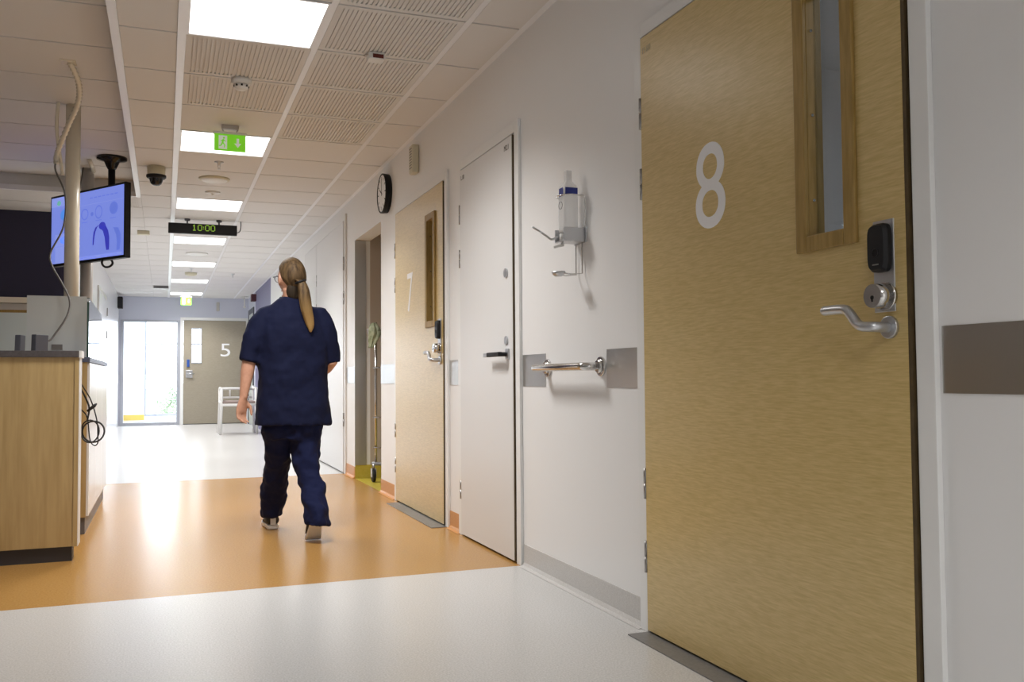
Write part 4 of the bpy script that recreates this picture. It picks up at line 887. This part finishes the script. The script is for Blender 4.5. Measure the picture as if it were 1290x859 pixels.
MB().tube([Vector((.727+.027*math.cos(a), 5.287+.022*math.sin(a), 1.466+.010*math.cos(a))) for a in [2*math.pi*j/20 for j in range(20)]], .007, 8, closed=True).build('hair_tie', BLACK, person)
# tunic
t = MB()
TR_ = [(.640, .703, .220, .150), (.70, .701, .214, .148), (.80, .700, .203, .140), (.90, .700, .200, .133), (1.00, .700, .200, .130), (1.12, .698, .197, .130), (1.20, .696, .190, .125), (1.26, .694, .178, .115), (1.30, .693, .160, .102), (1.335, .692, .125, .088), (1.362, .692, .090, .075), (1.384, .692, .064, .062)]
t.loft([ering(cx_, 5.405, z, rx, ry, 48, .9) for z, cx_, rx, ry in TR_])
t.tube([(.60, 5.41, 1.295), (.545, 5.41, 1.275), (.515, 5.41, 1.22), (.485, 5.405, 1.13), (.462, 5.40, 1.06), (.449, 5.395, 1.005)], [.050, .062, .072, .069, .064, .061], 24)
t.tube([(.79, 5.41, 1.295), (.845, 5.41, 1.278), (.872, 5.41, 1.22), (.897, 5.41, 1.13), (.912, 5.415, 1.06), (.920, 5.42, 1.002)], [.050, .062, .072, .067, .061, .058], 24)
tu = t.build('scrub_tunic', SCRUB, person); remesh(tu, .008, 5, [(.15, .030, 'CLOUDS'), (.055, .009, 'CLOUDS')])
m = MB(); m.tube([Vector((.692+.064*math.cos(a), 5.405+.060*math.sin(a), 1.378+.008*math.sin(a))) for a in [2*math.pi*j/36 for j in range(36)]], .008, 10, closed=True); m.build('collar', SCRUB, tu)
# trousers
q = MB()
q.loft([ering(.70, 5.405, z, rx, ry, 40) for z, rx, ry in ((.56, .150, .115), (.62, .172, .125), (.72, .176, .128), (.80, .170, .12))])
def leg(rows): q.loft([ering(x, y, z, rx, ry, 28) for x, y, z, rx, ry in rows][::-1])
leg([(.628, 5.425, .66, .092, .115), (.625, 5.45, .56, .088, .105), (.623, 5.49, .46, .080, .095), (.620, 5.545, .36, .077, .088), (.618, 5.60, .265, .076, .085), (.622, 5.655, .17, .074, .085), (.618, 5.69, .105, .066, .085), (.617, 5.70, .075, .060, .08)])
leg([(.772, 5.40, .66, .096, .115), (.770, 5.395, .56, .092, .105), (.774, 5.37, .46, .083, .098), (.780, 5.31, .36, .076, .09), (.788, 5.235, .27, .072, .086), (.798, 5.155, .18, .072, .10), (.797, 5.125, .125, .070, .10), (.796, 5.118, .095, .067, .095)])
tq = q.build('trousers', TROUS, person); remesh(tq, .008, 4, [(.10, .045, 'CLOUDS'), (.045, .014, 'CLOUDS')])
# shoes
def shoe(heel, dirv, upv, heel_tab=True):
    s = dirv.normalized(); u = (upv-s*upv.dot(s)).normalized(); r = s.cross(u); flat = Vector((s.x, s.y, 0)).normalized()
    def ax(a): return heel+s*min(a, .165)+flat*max(0, a-.165)         # the toe part stays flat on the floor
    def uu_(a): t = max(0, min(1, (a-.13)/.06)); return (u*(1-t)+ZA*t).normalized()
    prof = [(-.00, .026, .0), (.02, .034, .0), (.07, .034, .0), (.13, .040, .0), (.18, .046, .0), (.22, .038, .004), (.246, .016, .012)]
    sol = MB(); rings = []
    for a, hw_, lift in prof: rings.append([ax(a)+r*x+uu_(a)*z for x, z in ((-hw_, lift), (hw_, lift), (hw_*1.03, lift+.026), (-hw_*1.03, lift+.026))])
    sol.loft(rings, 0, False)
    up_ = MB(); rings = []
    for a, hw_, h_ in ((.004, .026, .075), (.02, .039, .085), (.07, .041, .085), (.11, .044, .070), (.15, .045, .052), (.20, .038, .042), (.238, .018, .034)):
        ring = []
        for k_ in range(16):
            an = 2*math.pi*k_/16; ring.append(ax(a)+r*(hw_*math.cos(an))+uu_(a)*(.022+max(0, (h_-.022))*(.5+.5*math.sin(an))))
        rings.append(ring)
    up_.loft(rings)
    sh = up_.build('shoe', SHOEB, person, label='black shoe with white sole'); so = sol.build('sole', SHOEW, sh, bevel=.006)
    if not heel_tab: return
    hc = MB(); hc.obox(heel+u*.026, r, s, u, -.016, .016, -.004, .004, 0, .05); hc.build('heel_tab', SHOEW, sh, bevel=.003)
shoe(Vector((.617, 5.65, .002)), Vector((-.03, 1, 0)), ZA)
shoe(Vector((.790, 5.075, .130)), Vector((-.02, .64, -.77)), Vector((0, .77, .64)), False)
